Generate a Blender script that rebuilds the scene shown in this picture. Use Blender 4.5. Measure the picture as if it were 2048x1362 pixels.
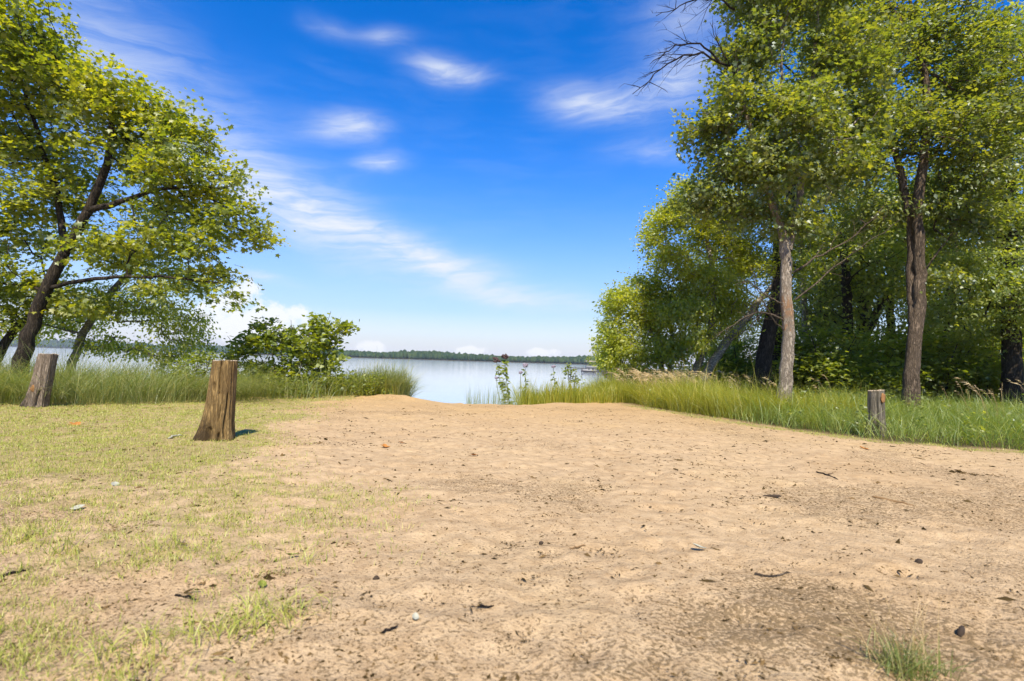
import bpy, math, random
import numpy as np
from mathutils import Matrix, Vector

for o in list(bpy.data.objects):
    bpy.data.objects.remove(o)
SC = bpy.context.scene
COL = SC.collection
R = math.radians

# ------------------------------------------------------------------ camera
CAM_H, PITCH, ROLL, LENS = 1.2, R(2.35), R(1.74), 18.0
cam_d = bpy.data.cameras.new('camera')
cam = bpy.data.objects.new('camera', cam_d)
COL.objects.link(cam)
CAM_M = Matrix.Translation((0, 0, CAM_H)) @ Matrix.Rotation(R(90) + PITCH, 4, 'X') @ Matrix.Rotation(ROLL, 4, 'Z')
cam.matrix_world = CAM_M
cam_d.lens, cam_d.sensor_width = LENS, 36.0
cam_d.clip_start, cam_d.clip_end = 0.05, 8000
cam_d.dof.use_dof = True
cam_d.dof.focus_distance = 9.0
cam_d.dof.aperture_fstop = 2.0
SC.camera = cam
FPX = LENS / 36.0 * 2048
ROT = np.array(CAM_M.to_3x3())


def ray(px, py):
    v = ROT @ np.array([(px - 1024) / FPX, -(py - 681) / FPX, -1.0])
    return v


def at(px, py, Y):
    """surveyed point: sight line through a point of the photograph at Y metres in front"""
    v = ray(px, py)
    t = Y / v[1]
    return np.array([v[0] * t, Y, CAM_H + v[2] * t])


def gnd(px, py):
    v = ray(px, py)
    t = -CAM_H / v[2]
    return v[0] * t, v[1] * t


# ------------------------------------------------------------------ world, sun, exposure
SUN_EL, SUN_AZ = R(52), R(177)          # azimuth measured from +Y towards +X
W = bpy.data.worlds.new('World')
SC.world = W
W.use_nodes = True
nt = W.node_tree
nt.nodes.clear()


class N:
    """tiny helper to write node trees"""
    def __init__(s, nt):
        s.nt = nt

    def new(s, t, **kw):
        n = s.nt.nodes.new(t)
        for k, v in kw.items():
            setattr(n, k, v)
        return n

    def put(s, sock, v):
        if hasattr(v, 'links') or hasattr(v, 'is_output'):
            s.nt.links.new(v, sock)
        else:
            sock.default_value = v

    def m(s, op, a, b=0.0, c=None, clamp=False):
        n = s.new('ShaderNodeMath', operation=op, use_clamp=clamp)
        s.put(n.inputs[0], a)
        s.put(n.inputs[1], b)
        if c is not None:
            s.put(n.inputs[2], c)
        return n.outputs[0]

    def mix(s, f, a, b, mode='MIX'):
        n = s.new('ShaderNodeMix', data_type='RGBA', blend_type=mode)
        s.put(n.inputs[0], f)
        s.put(n.inputs[6], a)
        s.put(n.inputs[7], b)
        return n.outputs[2]

    def noise(s, vec, scale, detail=3.0, rough=0.55, dist=0.0, out=0):
        n = s.new('ShaderNodeTexNoise')
        if vec is not None:
            s.nt.links.new(vec, n.inputs['Vector'])
        n.inputs['Scale'].default_value = scale
        n.inputs['Detail'].default_value = detail
        n.inputs['Roughness'].default_value = rough
        n.inputs['Distortion'].default_value = dist
        return n.outputs[out]

    def ramp(s, f, stops, interp='LINEAR'):
        n = s.new('ShaderNodeValToRGB')
        n.color_ramp.interpolation = interp
        el = n.color_ramp.elements
        while len(el) < len(stops):
            el.new(0.5)
        for e, (p, c) in zip(el, stops):
            e.position = p
            e.color = (*c, 1) if len(c) == 3 else c
        s.put(n.inputs[0], f)
        return n.outputs[0]

    def mapr(s, v, a, b, c=0.0, d=1.0, smooth=True):
        n = s.new('ShaderNodeMapRange', interpolation_type='SMOOTHSTEP' if smooth else 'LINEAR')
        s.put(n.inputs[0], v)
        for i, q in enumerate((a, b, c, d)):
            n.inputs[i + 1].default_value = q
        return n.outputs[0]

    def vmath(s, op, a, b=None):
        n = s.new('ShaderNodeVectorMath', operation=op)
        s.put(n.inputs[0], a)
        if b is not None:
            s.put(n.inputs[1], b)
        return n.outputs[0]


def build_sky():
    g = N(nt)
    sky = g.new('ShaderNodeTexSky', sky_type='NISHITA')
    sky.sun_disc = False
    sky.sun_elevation = SUN_EL
    sky.sun_rotation = SUN_AZ
    sky.altitude = 300
    sky.air_density = 1.0
    sky.dust_density = 0.4
    sky.ozone_density = 3.0
    hs = g.new('ShaderNodeHueSaturation')
    hs.inputs['Saturation'].default_value = 2.4
    hs.inputs['Hue'].default_value = 0.514
    hs.inputs['Value'].default_value = 1.35
    nt.links.new(sky.outputs[0], hs.inputs['Color'])
    base = g.vmath('MAXIMUM', hs.outputs[0], (0.0, 0.0, 0.0))
    tc = g.new('ShaderNodeTexCoord')
    d = tc.outputs['Generated']
    sp = g.new('ShaderNodeSeparateXYZ')
    nt.links.new(d, sp.inputs[0])
    az = g.m('ARCTAN2', sp.outputs[0], sp.outputs[1])
    el = g.m('ARCSINE', sp.outputs[2])
    # wind-drawn warp shared by all clouds
    wn = g.noise(d, 3.2, 4, 0.55, 0.6, out=1)
    ws = g.new('ShaderNodeSeparateXYZ')
    nt.links.new(wn, ws.inputs[0])
    azw = g.m('ADD', az, g.m('MULTIPLY', g.m('SUBTRACT', ws.outputs[0], 0.5), 0.10))
    elw = g.m('ADD', el, g.m('MULTIPLY', g.m('SUBTRACT', ws.outputs[1], 0.5), 0.06))
    # streaks: noise in stretched azimuth/elevation
    cv = g.new('ShaderNodeCombineXYZ')
    g.put(cv.inputs[0], g.m('MULTIPLY', g.m('ADD', azw, g.m('MULTIPLY', elw, 0.6)), 3.0))
    g.put(cv.inputs[1], g.m('MULTIPLY', elw, 16.0))
    streak = g.noise(cv.outputs[0], 2.0, 5, 0.6, 0.3)
    veil = g.noise(d, 1.6, 3, 0.5, 0.8)
    fv = g.new('ShaderNodeCombineXYZ')
    g.put(fv.inputs[0], g.m('MULTIPLY', g.m('ADD', azw, g.m('MULTIPLY', elw, 0.9)), 5.0))
    g.put(fv.inputs[1], g.m('MULTIPLY', g.m('SUBTRACT', elw, g.m('MULTIPLY', azw, 0.12)), 30.0))
    fibre = g.noise(fv.outputs[0], 1.6, 7, 0.62, 0.5)
    # cirrus wisps: px, py, half-length px, half-width px, tilt deg, strength
    wisps = [(905, 138, 85, 22, 2, .75), (775, 75, 60, 15, -6, .38), (690, 250, 80, 26, -8, .70), (752, 322, 55, 18, -8, .60),
             (1190, 210, 95, 36, 8, .70), (1330, 180, 90, 50, -20, .40), (790, 495, 240, 36, 20, .62), (900, 530, 120, 24, 4, .50),
             (1030, 592, 180, 26, 5, .60), (560, 430, 200, 55, 20, .42), (230, 130, 280, 120, 25, .42), (420, 330, 220, 110, 15, .34), (640, 420, 160, 60, 20, .22),
             (1370, 60, 110, 130, 0, .36), (520, 562, 70, 10, 2, .5), (1310, 310, 90, 22, 5, .28), (660, 60, 60, 18, 0, .22)]
    tot = None
    for (px, py, a, b, th, s) in wisps:
        v = ray(px, py)
        v = v / np.linalg.norm(v)
        ca, ce = math.atan2(v[0], v[1]), math.asin(v[2])
        k = v[1] / FPX * 1.0
        a, b, th = a * k, b * k, R(-th)
        du, dv = g.m('SUBTRACT', azw, ca), g.m('SUBTRACT', elw, ce)
        u = g.m('ADD', g.m('MULTIPLY', du, math.cos(th) / a), g.m('MULTIPLY', dv, math.sin(th) / a))
        w = g.m('ADD', g.m('MULTIPLY', du, -math.sin(th) / b), g.m('MULTIPLY', dv, math.cos(th) / b))
        r2 = g.m('ADD', g.m('MULTIPLY', u, u), g.m('MULTIPLY', w, w))
        e = g.m('MULTIPLY', g.m('EXPONENT', g.m('MULTIPLY', r2, -1.1)), s)
        tot = e if tot is None else g.m('ADD', tot, e)
    cir = g.m('MULTIPLY', tot, g.m('ADD', 0.42, g.m('MULTIPLY', g.mapr(fibre, .3, .72), 0.75)))
    gen = g.m('MULTIPLY', g.mapr(veil, .45, .75), g.m('MULTIPLY', g.mapr(streak, .35, .8), 0.06))
    cir = g.m('ADD', cir, gen, clamp=True)
    # low cumulus heaps near the horizon: px, py, rx, ry
    cum = [(492, 592, 50, 34), (530, 640, 100, 50), (590, 660, 85, 38), (460, 640, 70, 50), (735, 692, 36, 17), (945, 703, 36, 12), (1085, 705, 40, 10)]
    lump = g.noise(d, 34.0, 4, 0.6)
    lump2 = g.noise(d, 11.0, 2, 0.5)
    ct = None
    for (px, py, a, b) in cum:
        v = ray(px, py)
        v = v / np.linalg.norm(v)
        ca, ce = math.atan2(v[0], v[1]), math.asin(v[2])
        k = v[1] / FPX
        u = g.m('MULTIPLY', g.m('SUBTRACT', az, ca), 1 / (a * k))
        w = g.m('MULTIPLY', g.m('SUBTRACT', el, ce), 1 / (b * k))
        e = g.m('SUBTRACT', 1.0, g.m('ADD', g.m('MULTIPLY', u, u), g.m('MULTIPLY', w, w)))
        ct = e if ct is None else g.m('MAXIMUM', ct, e)
    cumv = g.m('ADD', ct, g.m('MULTIPLY', g.m('SUBTRACT', g.m('ADD', lump, g.m('MULTIPLY', lump2, .6)), 0.8), 3.2))
    cumm = g.mapr(cumv, 0.0, 0.75)
    cumm = g.m('MULTIPLY', cumm, 0.85)
    # moist air low over the lake
    hz = g.m('MULTIPLY', g.m('EXPONENT', g.m('MULTIPLY', g.m('POWER', g.m('MULTIPLY', g.m('MAXIMUM', el, 0.0), 1 / .205), 1.7), -1.0)), 0.95)
    c1 = g.mix(hz, base, (4.15, 4.2, 4.85, 1))
    c2 = g.mix(cir, c1, (4.6, 4.9, 5.4, 1))
    c3 = g.mix(cumm, c2, (5.6, 5.65, 5.8, 1))
    bg = g.new('ShaderNodeBackground')
    nt.links.new(c3, bg.inputs[0])
    bg.inputs[1].default_value = 0.112
    out = g.new('ShaderNodeOutputWorld')
    nt.links.new(bg.outputs[0], out.inputs[0])


build_sky()
sun_d = bpy.data.lights.new('sun', 'SUN')
sun_d.energy, sun_d.angle, sun_d.color = 5.0, R(0.53), (1.0, 0.92, 0.77)
sun = bpy.data.objects.new('sun', sun_d)
COL.objects.link(sun)
sd = Vector((math.sin(SUN_AZ) * math.cos(SUN_EL), math.cos(SUN_AZ) * math.cos(SUN_EL), math.sin(SUN_EL)))
sun.rotation_euler = sd.to_track_quat('Z', 'Y').to_euler()
sun.location = (40, -30, 60)

SC.view_settings.view_transform = 'Standard'
SC.view_settings.look = 'None'
SC.view_settings.gamma = 1.0
SC.view_settings.use_curve_mapping = False
SC.view_settings.exposure = 0.72
SC.cycles.max_bounces = 8
SC.cycles.diffuse_bounces = 4
SC.cycles.transmission_bounces = 4
SC.cycles.use_denoising = True
SC.cycles.sample_clamp_indirect = 6.0


# ------------------------------------------------------------------ helpers
def make_mesh(name, V, polys, smooth=False):
    """V (n,3); polys: list of int arrays (m,k)"""
    me = bpy.data.meshes.new(name)
    V = np.asarray(V, np.float32)
    polys = [np.asarray(p, np.int32) for p in polys if len(p)]
    me.vertices.add(len(V))
    me.vertices.foreach_set('co', V.ravel())
    nl = sum(p.size for p in polys)
    npoly = sum(len(p) for p in polys)
    me.loops.add(nl)
    me.loops.foreach_set('vertex_index', np.concatenate([p.ravel() for p in polys]))
    me.polygons.add(npoly)
    tot = np.concatenate([np.full(len(p), p.shape[1], np.int32) for p in polys])
    st = np.concatenate([[0], np.cumsum(tot)[:-1]]).astype(np.int32)
    me.polygons.foreach_set('loop_start', st)
    me.update(calc_edges=True)
    me.validate()
    if smooth:
        me.polygons.foreach_set('use_smooth', np.ones(len(me.polygons), bool))
    return me


def link(name, me, mat=None, parent=None, loc=(0, 0, 0)):
    o = bpy.data.objects.new(name, me)
    COL.objects.link(o)
    o.location = loc
    if mat and me is not None:
        me.materials.append(mat)
    if parent:
        o.parent = parent
    return o


def tag(o, label, cat, group=None, kind=None):
    o['label'] = label
    o['category'] = cat
    if group:
        o['group'] = group
    if kind:
        o['kind'] = kind
    return o


def empty(name, loc):
    o = bpy.data.objects.new(name, None)
    o.empty_display_size = 0.2
    COL.objects.link(o)
    o.location = loc
    return o


def copy_tree(o, parent=None):
    c = o.copy()
    COL.objects.link(c)
    c.parent = parent
    for ch in list(o.children):
        copy_tree(ch, c)
    return c


class Geo:
    """collects tubes and polygons for one mesh"""
    def __init__(s):
        s.V, s.Q, s.T, s.n = [], [], [], 0

    def add(s, V, quads=None, tris=None):
        V = np.asarray(V, float)
        if quads is not None and len(quads):
            s.Q.append(np.asarray(quads) + s.n)
        if tris is not None and len(tris):
            s.T.append(np.asarray(tris) + s.n)
        s.V.append(V)
        s.n += len(V)

    def tube(s, P, r, k=6, cap=True):
        P = np.asarray(P, float)
        r = np.asarray(r, float) * np.ones(len(P))
        n = len(P)
        T = np.gradient(P, axis=0)
        T /= np.linalg.norm(T, axis=1)[:, None] + 1e-9
        u = np.cross(T[0], [0.3, 1, 0.1])
        u /= np.linalg.norm(u) + 1e-9
        ang = np.arange(k) * 2 * np.pi / k
        c, sn = np.cos(ang)[:, None], np.sin(ang)[:, None]
        V = np.empty((n * k, 3))
        for i in range(n):
            u = u - T[i] * np.dot(u, T[i])
            u /= np.linalg.norm(u) + 1e-9
            w = np.cross(T[i], u)
            q = 1 + (.16 * (vnoise(np.cos(ang) * 2.5 + 9, np.sin(ang) * 2.5 + i * .55 + 9) - .5))[:, None] if k > 10 else 1
            V[i * k:(i + 1) * k] = P[i] + r[i] * q * (c * u + sn * w)
        a = np.arange(k)
        b = (a + 1) % k
        q = np.concatenate([np.stack([i * k + a, i * k + b, (i + 1) * k + b, (i + 1) * k + a], 1) for i in range(n - 1)])
        t = None
        if cap:
            V = np.vstack([V, P[-1]])
            t = np.stack([(n - 1) * k + a, (n - 1) * k + b, np.full(k, n * k)], 1)
        s.add(V, q, t)

    def box(s, lo, hi):
        x0, y0, z0 = lo
        x1, y1, z1 = hi
        V = [(x0, y0, z0), (x1, y0, z0), (x1, y1, z0), (x0, y1, z0), (x0, y0, z1), (x1, y0, z1), (x1, y1, z1), (x0, y1, z1)]
        s.add(V, [(0, 3, 2, 1), (4, 5, 6, 7), (0, 1, 5, 4), (1, 2, 6, 5), (2, 3, 7, 6), (3, 0, 4, 7)])

    def mesh(s, name, smooth=True):
        return make_mesh(name, np.concatenate(s.V), [np.concatenate(x) for x in (s.Q, s.T) if x], smooth)


_lat = np.random.default_rng(5).random((256, 256))


def vnoise(x, y):
    xi, yi = np.floor(x).astype(int), np.floor(y).astype(int)
    fx, fy = x - xi, y - yi
    fx, fy = fx * fx * (3 - 2 * fx), fy * fy * (3 - 2 * fy)
    a, b = xi & 255, yi & 255
    a1, b1 = (a + 1) & 255, (b + 1) & 255
    return (_lat[a, b] * (1 - fx) + _lat[a1, b] * fx) * (1 - fy) + (_lat[a, b1] * (1 - fx) + _lat[a1, b1] * fx) * fy


def fbm(x, y, s, o=3):
    v, amp, t = 0, 1, 0
    for i in range(o):
        v = v + amp * vnoise(x * s * 2 ** i + 17.3 * i, y * s * 2 ** i + 5.1 * i)
        t += amp
        amp *= .5
    return v / t


def sstep(a, b, x):
    t = np.clip((x - a) / (b - a), 0, 1)
    return t * t * (3 - 2 * t)


# ------------------------------------------------------------------ lie of the land
SH_X = [-2600, -400, -60, -20, -13, -8, -5, -3.2, -1.6, 0, 2, 4.2, 6, 9, 14, 22, 60, 400, 2600]
SH_Y = [300, 120, 26, 17.5, 16.6, 17.2, 17.8, 17.0, 16.3, 16.8, 18.6, 22, 28, 45, 80, 125, 210, 500, 900]
WATER_Z = -0.45
FAR_X = [-2600, -1000, -640, -520, -300, 0, 140, 260, 900, 2600]
FAR_Y = [1900, 1750, 1650, 930, 880, 900, 960, 1150, 1500, 1900]


def shore_s(x, y):
    ys = np.interp(x, SH_X, SH_Y)
    sl = (np.interp(x + .3, SH_X, SH_Y) - np.interp(x - .3, SH_X, SH_Y)) / .6
    return (ys - y) / np.sqrt(1 + sl * sl)


_rg = np.random.default_rng(11)
DENT = np.stack([_rg.uniform(-6, 6, 420), 1.6 + 12 * _rg.random(420) ** 1.4, _rg.uniform(0, 3.14, 420), _rg.uniform(.07, .14, 420), _rg.uniform(.007, .020, 420)], 1)
EDGE_Y = [2, 8.1, 9.24, 11.1, 14.1, 16.5, 18, 40]
EDGE_X = [11.5, 8.1, 6.3, 5.15, 3.9, 3.5, 2.2, 2.2]


def right_edge(y):
    return np.interp(y, EDGE_Y, EDGE_X)


def Hb(x, y):
    s = shore_s(x, y)
    h = np.interp(s, [-60, -8, -.4, .2, .9, 1.7, 3], [-3.5, -1.3, -.66, -.43, -.13, -.025, 0])
    # low sandy berm at the water's edge
    h = h + .13 * np.exp(-(((x + 3.3) / 1.0) ** 2 + ((y - 15.3) / .45) ** 2)) * (.7 + .6 * vnoise(x * 2, y * 3))
    # bank swells a little under the bush and in the wood
    h = h + .10 * np.exp(-(((x + 6.2) / 1.6) ** 2 + ((y - 15.6) / .8) ** 2))
    fy = np.interp(x, FAR_X, FAR_Y)
    f = y - fy
    far = np.where(f > -60, np.clip(f * .06, -3.5, 4.0), -99)
    far = far + np.where((x < -560) & (f > 30), 14 * sstep(30, 260, f) * (.5 + vnoise(x * .004, y * .004)), 0)
    return np.maximum(h, far)


def H(x, y):
    x, y = np.asarray(x, float), np.asarray(y, float)
    h = Hb(x, y)
    near = sstep(60, 20, np.hypot(x, y))
    land = sstep(-.5, 1.5, shore_s(x, y))
    relief = (fbm(x, y, .45, 2) - .5) * .07 + (fbm(x, y, 2.1, 3) - .5) * .06 + (fbm(x + 40, y, 7.0, 2) - .5) * .03
    return h + relief * near * land


# ------------------------------------------------------------------ materials
def mat(name):
    m = bpy.data.materials.new(name)
    m.use_nodes = True
    m.node_tree.nodes.clear()
    return m, N(m.node_tree)


def finish(m, g, shader):
    o = g.new('ShaderNodeOutputMaterial')
    m.node_tree.links.new(shader, o.inputs[0])
    return m


def principled(g, col, rough=.8, bump=None, bstr=.5, bdist=.02, spec=.3):
    p = g.new('ShaderNodeBsdfPrincipled')
    g.put(p.inputs['Base Color'], col)
    g.put(p.inputs['Roughness'], rough)
    p.inputs['Specular IOR Level'].default_value = spec
    if bump is not None:
        b = g.new('ShaderNodeBump')
        b.inputs['Strength'].default_value = bstr
        b.inputs['Distance'].default_value = bdist
        g.put(b.inputs['Height'], bump)
        g.nt.links.new(b.outputs[0], p.inputs['Normal'])
    return p.outputs[0]


def leaf_mat(name, c0, c1, c2, trans=.5, tcol=None, gloss=.05, rough=.5, spray=0.0):
    """c0..c2: spread of leaf colours, one pick per leaf"""
    m, g = mat(name)
    ge = g.new('ShaderNodeNewGeometry')
    tone = g.new('ShaderNodeAttribute', attribute_name='tone').outputs['Fac']
    mixv = g.m('ADD', g.m('MULTIPLY', ge.outputs['Random Per Island'], 1 - spray), g.m('MULTIPLY', tone, spray))
    col = g.ramp(mixv, [(.08, c0), (.5, c1), (.92, c2)])
    d = g.new('ShaderNodeBsdfDiffuse')
    g.put(d.inputs[0], col)
    t = g.new('ShaderNodeBsdfTranslucent')
    tc = g.mix(1.0, col, tcol or (2.1, 1.95, .6, 1), 'MULTIPLY')
    g.put(t.inputs[0], tc)
    mx = g.new('ShaderNodeMixShader')
    mx.inputs[0].default_value = trans
    g.nt.links.new(d.outputs[0], mx.inputs[1])
    g.nt.links.new(t.outputs[0], mx.inputs[2])
    gl = g.new('ShaderNodeBsdfGlossy')
    gl.inputs['Roughness'].default_value = rough
    gl.inputs[0].default_value = (.9, .95, 1, 1)
    m2 = g.new('ShaderNodeMixShader')
    m2.inputs[0].default_value = gloss
    g.nt.links.new(mx.outputs[0], m2.inputs[1])
    g.nt.links.new(gl.outputs[0], m2.inputs[2])
    return finish(m, g, m2.outputs[0])


def bark_mat(name, a, b, vs=(9, 9, 1.6), patch=None):
    m, g = mat(name)
    tc = g.new('ShaderNodeTexCoord')
    mp = g.new('ShaderNodeMapping')
    mp.inputs['Scale'].default_value = vs
    g.nt.links.new(tc.outputs['Object'], mp.inputs[0])
    n0 = g.noise(mp.outputs[0], 2.2, 6, .65, .5)
    n = g.m('SUBTRACT', 1.0, g.m('MULTIPLY', g.m('ABSOLUTE', g.m('SUBTRACT', n0, .5)), 4.0), clamp=True)
    n = g.m('SUBTRACT', 1.0, g.m('MULTIPLY', n, n))
    n = g.m('ADD', g.m('MULTIPLY', n, .6), g.m('MULTIPLY', n0, .4))
    n2 = g.noise(tc.outputs['Object'], 1.3, 3, .5)
    col = g.ramp(g.m('ADD', g.m('MULTIPLY', n, .75), g.m('MULTIPLY', n2, .3)), [(.3, a), (.72, b)])
    if patch:
        sp = g.new('ShaderNodeSeparateXYZ')
        g.nt.links.new(tc.outputs['Object'], sp.inputs[0])
        z = g.m('ADD', sp.outputs[2], g.m('MULTIPLY', g.m('SUBTRACT', n, .5), 1.4))
        f = g.m('MULTIPLY', g.m('MULTIPLY', g.mapr(z, patch[0], patch[0] + .3), g.mapr(z, patch[1], patch[1] + .3, 1, 0)), g.mapr(g.noise(tc.outputs['Object'], 5.0, 3, .6), .4, .55))
        col = g.mix(f, col, (*patch[2], 1))
    return finish(m, g, principled(g, col, .9, n, 1.0, .05, .15))


M = {}
M['maple'] = leaf_mat('maple_leaf', (.095, .14, .013), (.215, .25, .018), (.35, .34, .024), .58, gloss=.06, spray=.6)
M['birch'] = leaf_mat('birch_leaf', (.17, .22, .02), (.31, .35, .028), (.44, .43, .04), .58, spray=.6)
M['oak'] = leaf_mat('oak_leaf', (.085, .125, .022), (.16, .195, .03), (.27, .275, .042), .54, gloss=.06, spray=.6)
M['deep'] = leaf_mat('wood_leaf', (.12, .175, .036), (.215, .26, .045), (.33, .35, .065), .56, gloss=.06, spray=.6)
M['shrub'] = leaf_mat('shrub_leaf', (.11, .155, .016), (.19, .235, .022), (.29, .31, .034), .55, gloss=.05, spray=.6)
M['lawn'] = leaf_mat('lawn_blade', (.27, .33, .04), (.42, .44, .075), (.54, .50, .16), .35, (1.4, 1.35, .7, 1), .03)
M['bank'] = leaf_mat('bank_grass_blade', (.15, .21, .04), (.23, .27, .06), (.36, .34, .12), .4, (1.5, 1.45, .7, 1), .05)
M['reed'] = leaf_mat('reed_blade', (.21, .25, .015), (.33, .34, .02), (.46, .40, .05), .45, (1.5, 1.45, .6, 1), .04)
M['under'] = leaf_mat('wood_grass_blade', (.14, .22, .025), (.22, .29, .04), (.33, .35, .06), .42, (1.5, 1.45, .6, 1), .05)
M['panicle'] = leaf_mat('seed_head', (.45, .32, .14), (.55, .40, .19), (.6, .47, .25), .3, (1.3, 1.2, .9, 1), .02)
M['far_leaf'] = leaf_mat('far_crown', (.018, .040, .014), (.03, .056, .018), (.045, .07, .022), .0, gloss=.0)
M['bark_dark'] = bark_mat('dark_bark', (.022, .017, .012), (.105, .08, .055))
M['bark_mid'] = bark_mat('brown_bark', (.065, .047, .03), (.26, .19, .125))
M['bark_pale'] = bark_mat('pale_flaking_bark', (.19, .15, .105), (.52, .43, .32), (7, 7, 2.2), (2.3, 2.95, (.36, .21, .11)))
M['bark_birch'] = bark_mat('birch_bark', (.14, .12, .085), (.50, .45, .36), (3, 3, 5))
M['twig'] = bark_mat('dead_twig', (.10, .075, .05), (.24, .18, .12))
M['twig_dark'] = bark_mat('dark_twig', (.02, .015, .012), (.06, .045, .035))


def ground_mat():
    m, g = mat('sand_and_turf')
    tc = g.new('ShaderNodeTexCoord')
    P = tc.outputs['Object']
    a_g = g.new('ShaderNodeAttribute', attribute_name='turf').outputs['Fac']
    a_f = g.new('ShaderNodeAttribute', attribute_name='wood_floor').outputs['Fac']
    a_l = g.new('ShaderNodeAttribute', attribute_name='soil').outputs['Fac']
    n1 = g.noise(P, .55, 4, .6)
    n2 = g.noise(P, 9.0, 5, .65)
    n3 = g.noise(P, 70.0, 3, .6)
    n4 = g.noise(P, 48.0, 4, .7)
    sand = g.ramp(n1, [(.28, (.47, .32, .165)), (.5, (.52, .37, .205)), (.72, (.545, .385, .20))])
    sand = g.mix(g.mapr(n2, .35, .7, 0, .55), sand, (.30, .19, .09, 1))
    sand = g.mix(g.m('MULTIPLY', g.mapr(n3, .60, .72), .55), sand, (.20, .12, .06, 1))
    spo = g.new('ShaderNodeSeparateXYZ')
    g.nt.links.new(P, spo.inputs[0])
    sand = g.mix(g.mapr(g.m('ADD', spo.outputs[1], g.m('MULTIPLY', n1, 4.0)), 9.0, 16.0, 0, .6), sand, (.44, .28, .115, 1))
    # crumbs of humus as stains with their own outline; sand darkens towards the camera
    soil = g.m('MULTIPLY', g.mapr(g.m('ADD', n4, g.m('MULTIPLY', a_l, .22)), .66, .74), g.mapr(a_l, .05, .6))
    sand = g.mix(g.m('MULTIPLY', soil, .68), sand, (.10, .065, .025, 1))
    turf = g.mix(g.mapr(n2, .3, .7), (.36, .27, .12, 1), (.26, .22, .075, 1))
    tf = g.mapr(g.m('ADD', a_g, g.m('MULTIPLY', g.m('SUBTRACT', n2, .5), .7)), .3, .75)
    col = g.mix(g.m('MULTIPLY', tf, .8), sand, turf)
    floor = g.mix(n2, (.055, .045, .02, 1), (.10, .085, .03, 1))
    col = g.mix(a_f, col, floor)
    hgt = g.m('ADD', g.m('MULTIPLY', n2, .6), g.m('ADD', g.m('MULTIPLY', n4, .35), g.m('MULTIPLY', n3, .16)))
    return finish(m, g, principled(g, col, .95, hgt, 1.0, .045, .1))


def water_mat():
    m, g = mat('lake_water')
    tc = g.new('ShaderNodeTexCoord')
    mp = g.new('ShaderNodeMapping')
    mp.inputs['Scale'].default_value = (.35, 1.6, 1)
    g.nt.links.new(tc.outputs['Object'], mp.inputs[0])
    n = g.noise(mp.outputs[0], 1.1, 4, .6)
    n2 = g.noise(mp.outputs[0], .09, 3, .5)
    h = g.m('ADD', n, g.m('MULTIPLY', n2, 2.0))
    s = principled(g, (.40, .44, .46, 1), .08, h, .12, .03, .5)
    return finish(m, g, s)


M['ground'] = ground_mat()
M['water'] = water_mat()


def wood_mat(name, a, b, stain, zst=(.05, .4), patch=None):
    m, g = mat(name)
    tc = g.new('ShaderNodeTexCoord')
    mp = g.new('ShaderNodeMapping')
    mp.inputs['Scale'].default_value = (16, 16, 1.3)
    g.nt.links.new(tc.outputs['Object'], mp.inputs[0])
    n = g.noise(mp.outputs[0], 1.6, 6, .65, .6)
    n2 = g.noise(tc.outputs['Object'], 5, 4, .6)
    nr = g.m('MULTIPLY', g.m('ABSOLUTE', g.m('SUBTRACT', g.noise(mp.outputs[0], 3.2, 5, .6, .8), .5)), 9.0, clamp=True)
    col = g.ramp(n, [(.3, a), (.7, b)])
    col = g.mix(g.m('MULTIPLY', g.m('SUBTRACT', 1.0, nr), .6), col, (*stain, 1))
    n = g.m('ADD', n, g.m('MULTIPLY', nr, .5))
    sp = g.new('ShaderNodeSeparateXYZ')
    g.nt.links.new(tc.outputs['Object'], sp.inputs[0])
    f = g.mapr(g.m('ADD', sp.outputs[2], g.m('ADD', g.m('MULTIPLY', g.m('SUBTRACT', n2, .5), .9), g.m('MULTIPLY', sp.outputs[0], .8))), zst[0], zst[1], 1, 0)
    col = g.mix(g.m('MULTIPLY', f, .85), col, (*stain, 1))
    col = g.mix(g.m('MULTIPLY', g.mapr(n2, .60, .70), .5), col, (*stain, 1))
    if patch:
        z0, z1, pc, thr = patch
        f2 = g.m('MULTIPLY', g.m('MULTIPLY', g.mapr(sp.outputs[2], z0, z0 + .06), g.mapr(sp.outputs[2], z1, z1 + .06, 1, 0)), g.mapr(g.noise(tc.outputs['Object'], 7, 2), thr, thr + .1))
        col = g.mix(f2, col, (*pc, 1))
    return finish(m, g, principled(g, col, .85, n, .8, .02, .2))


def plain(name, col, rough=.8, var=.25, scale=30):
    m, g = mat(name)
    tc = g.new('ShaderNodeTexCoord')
    n = g.noise(tc.outputs['Object'], scale, 3, .6)
    c = g.mix(n, tuple(q * (1 - var) for q in col) + (1,), tuple(min(1, q * (1 + var)) for q in col) + (1,))
    return finish(m, g, principled(g, c, rough, n, .4, .01))


# ------------------------------------------------------------------ ground, lake
def axis(fine_lo, fine_hi, step, lo, hi, ratio=1.06):
    a = list(np.arange(fine_lo, fine_hi + step / 2, step))
    s, v = step, a[-1]
    while v < hi:
        s *= ratio
        v += s
        a.append(v)
    s, v = step, a[0]
    b = []
    while v > lo:
        s *= ratio
        v -= s
        b.append(v)
    return np.array(b[::-1] + a)


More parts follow.
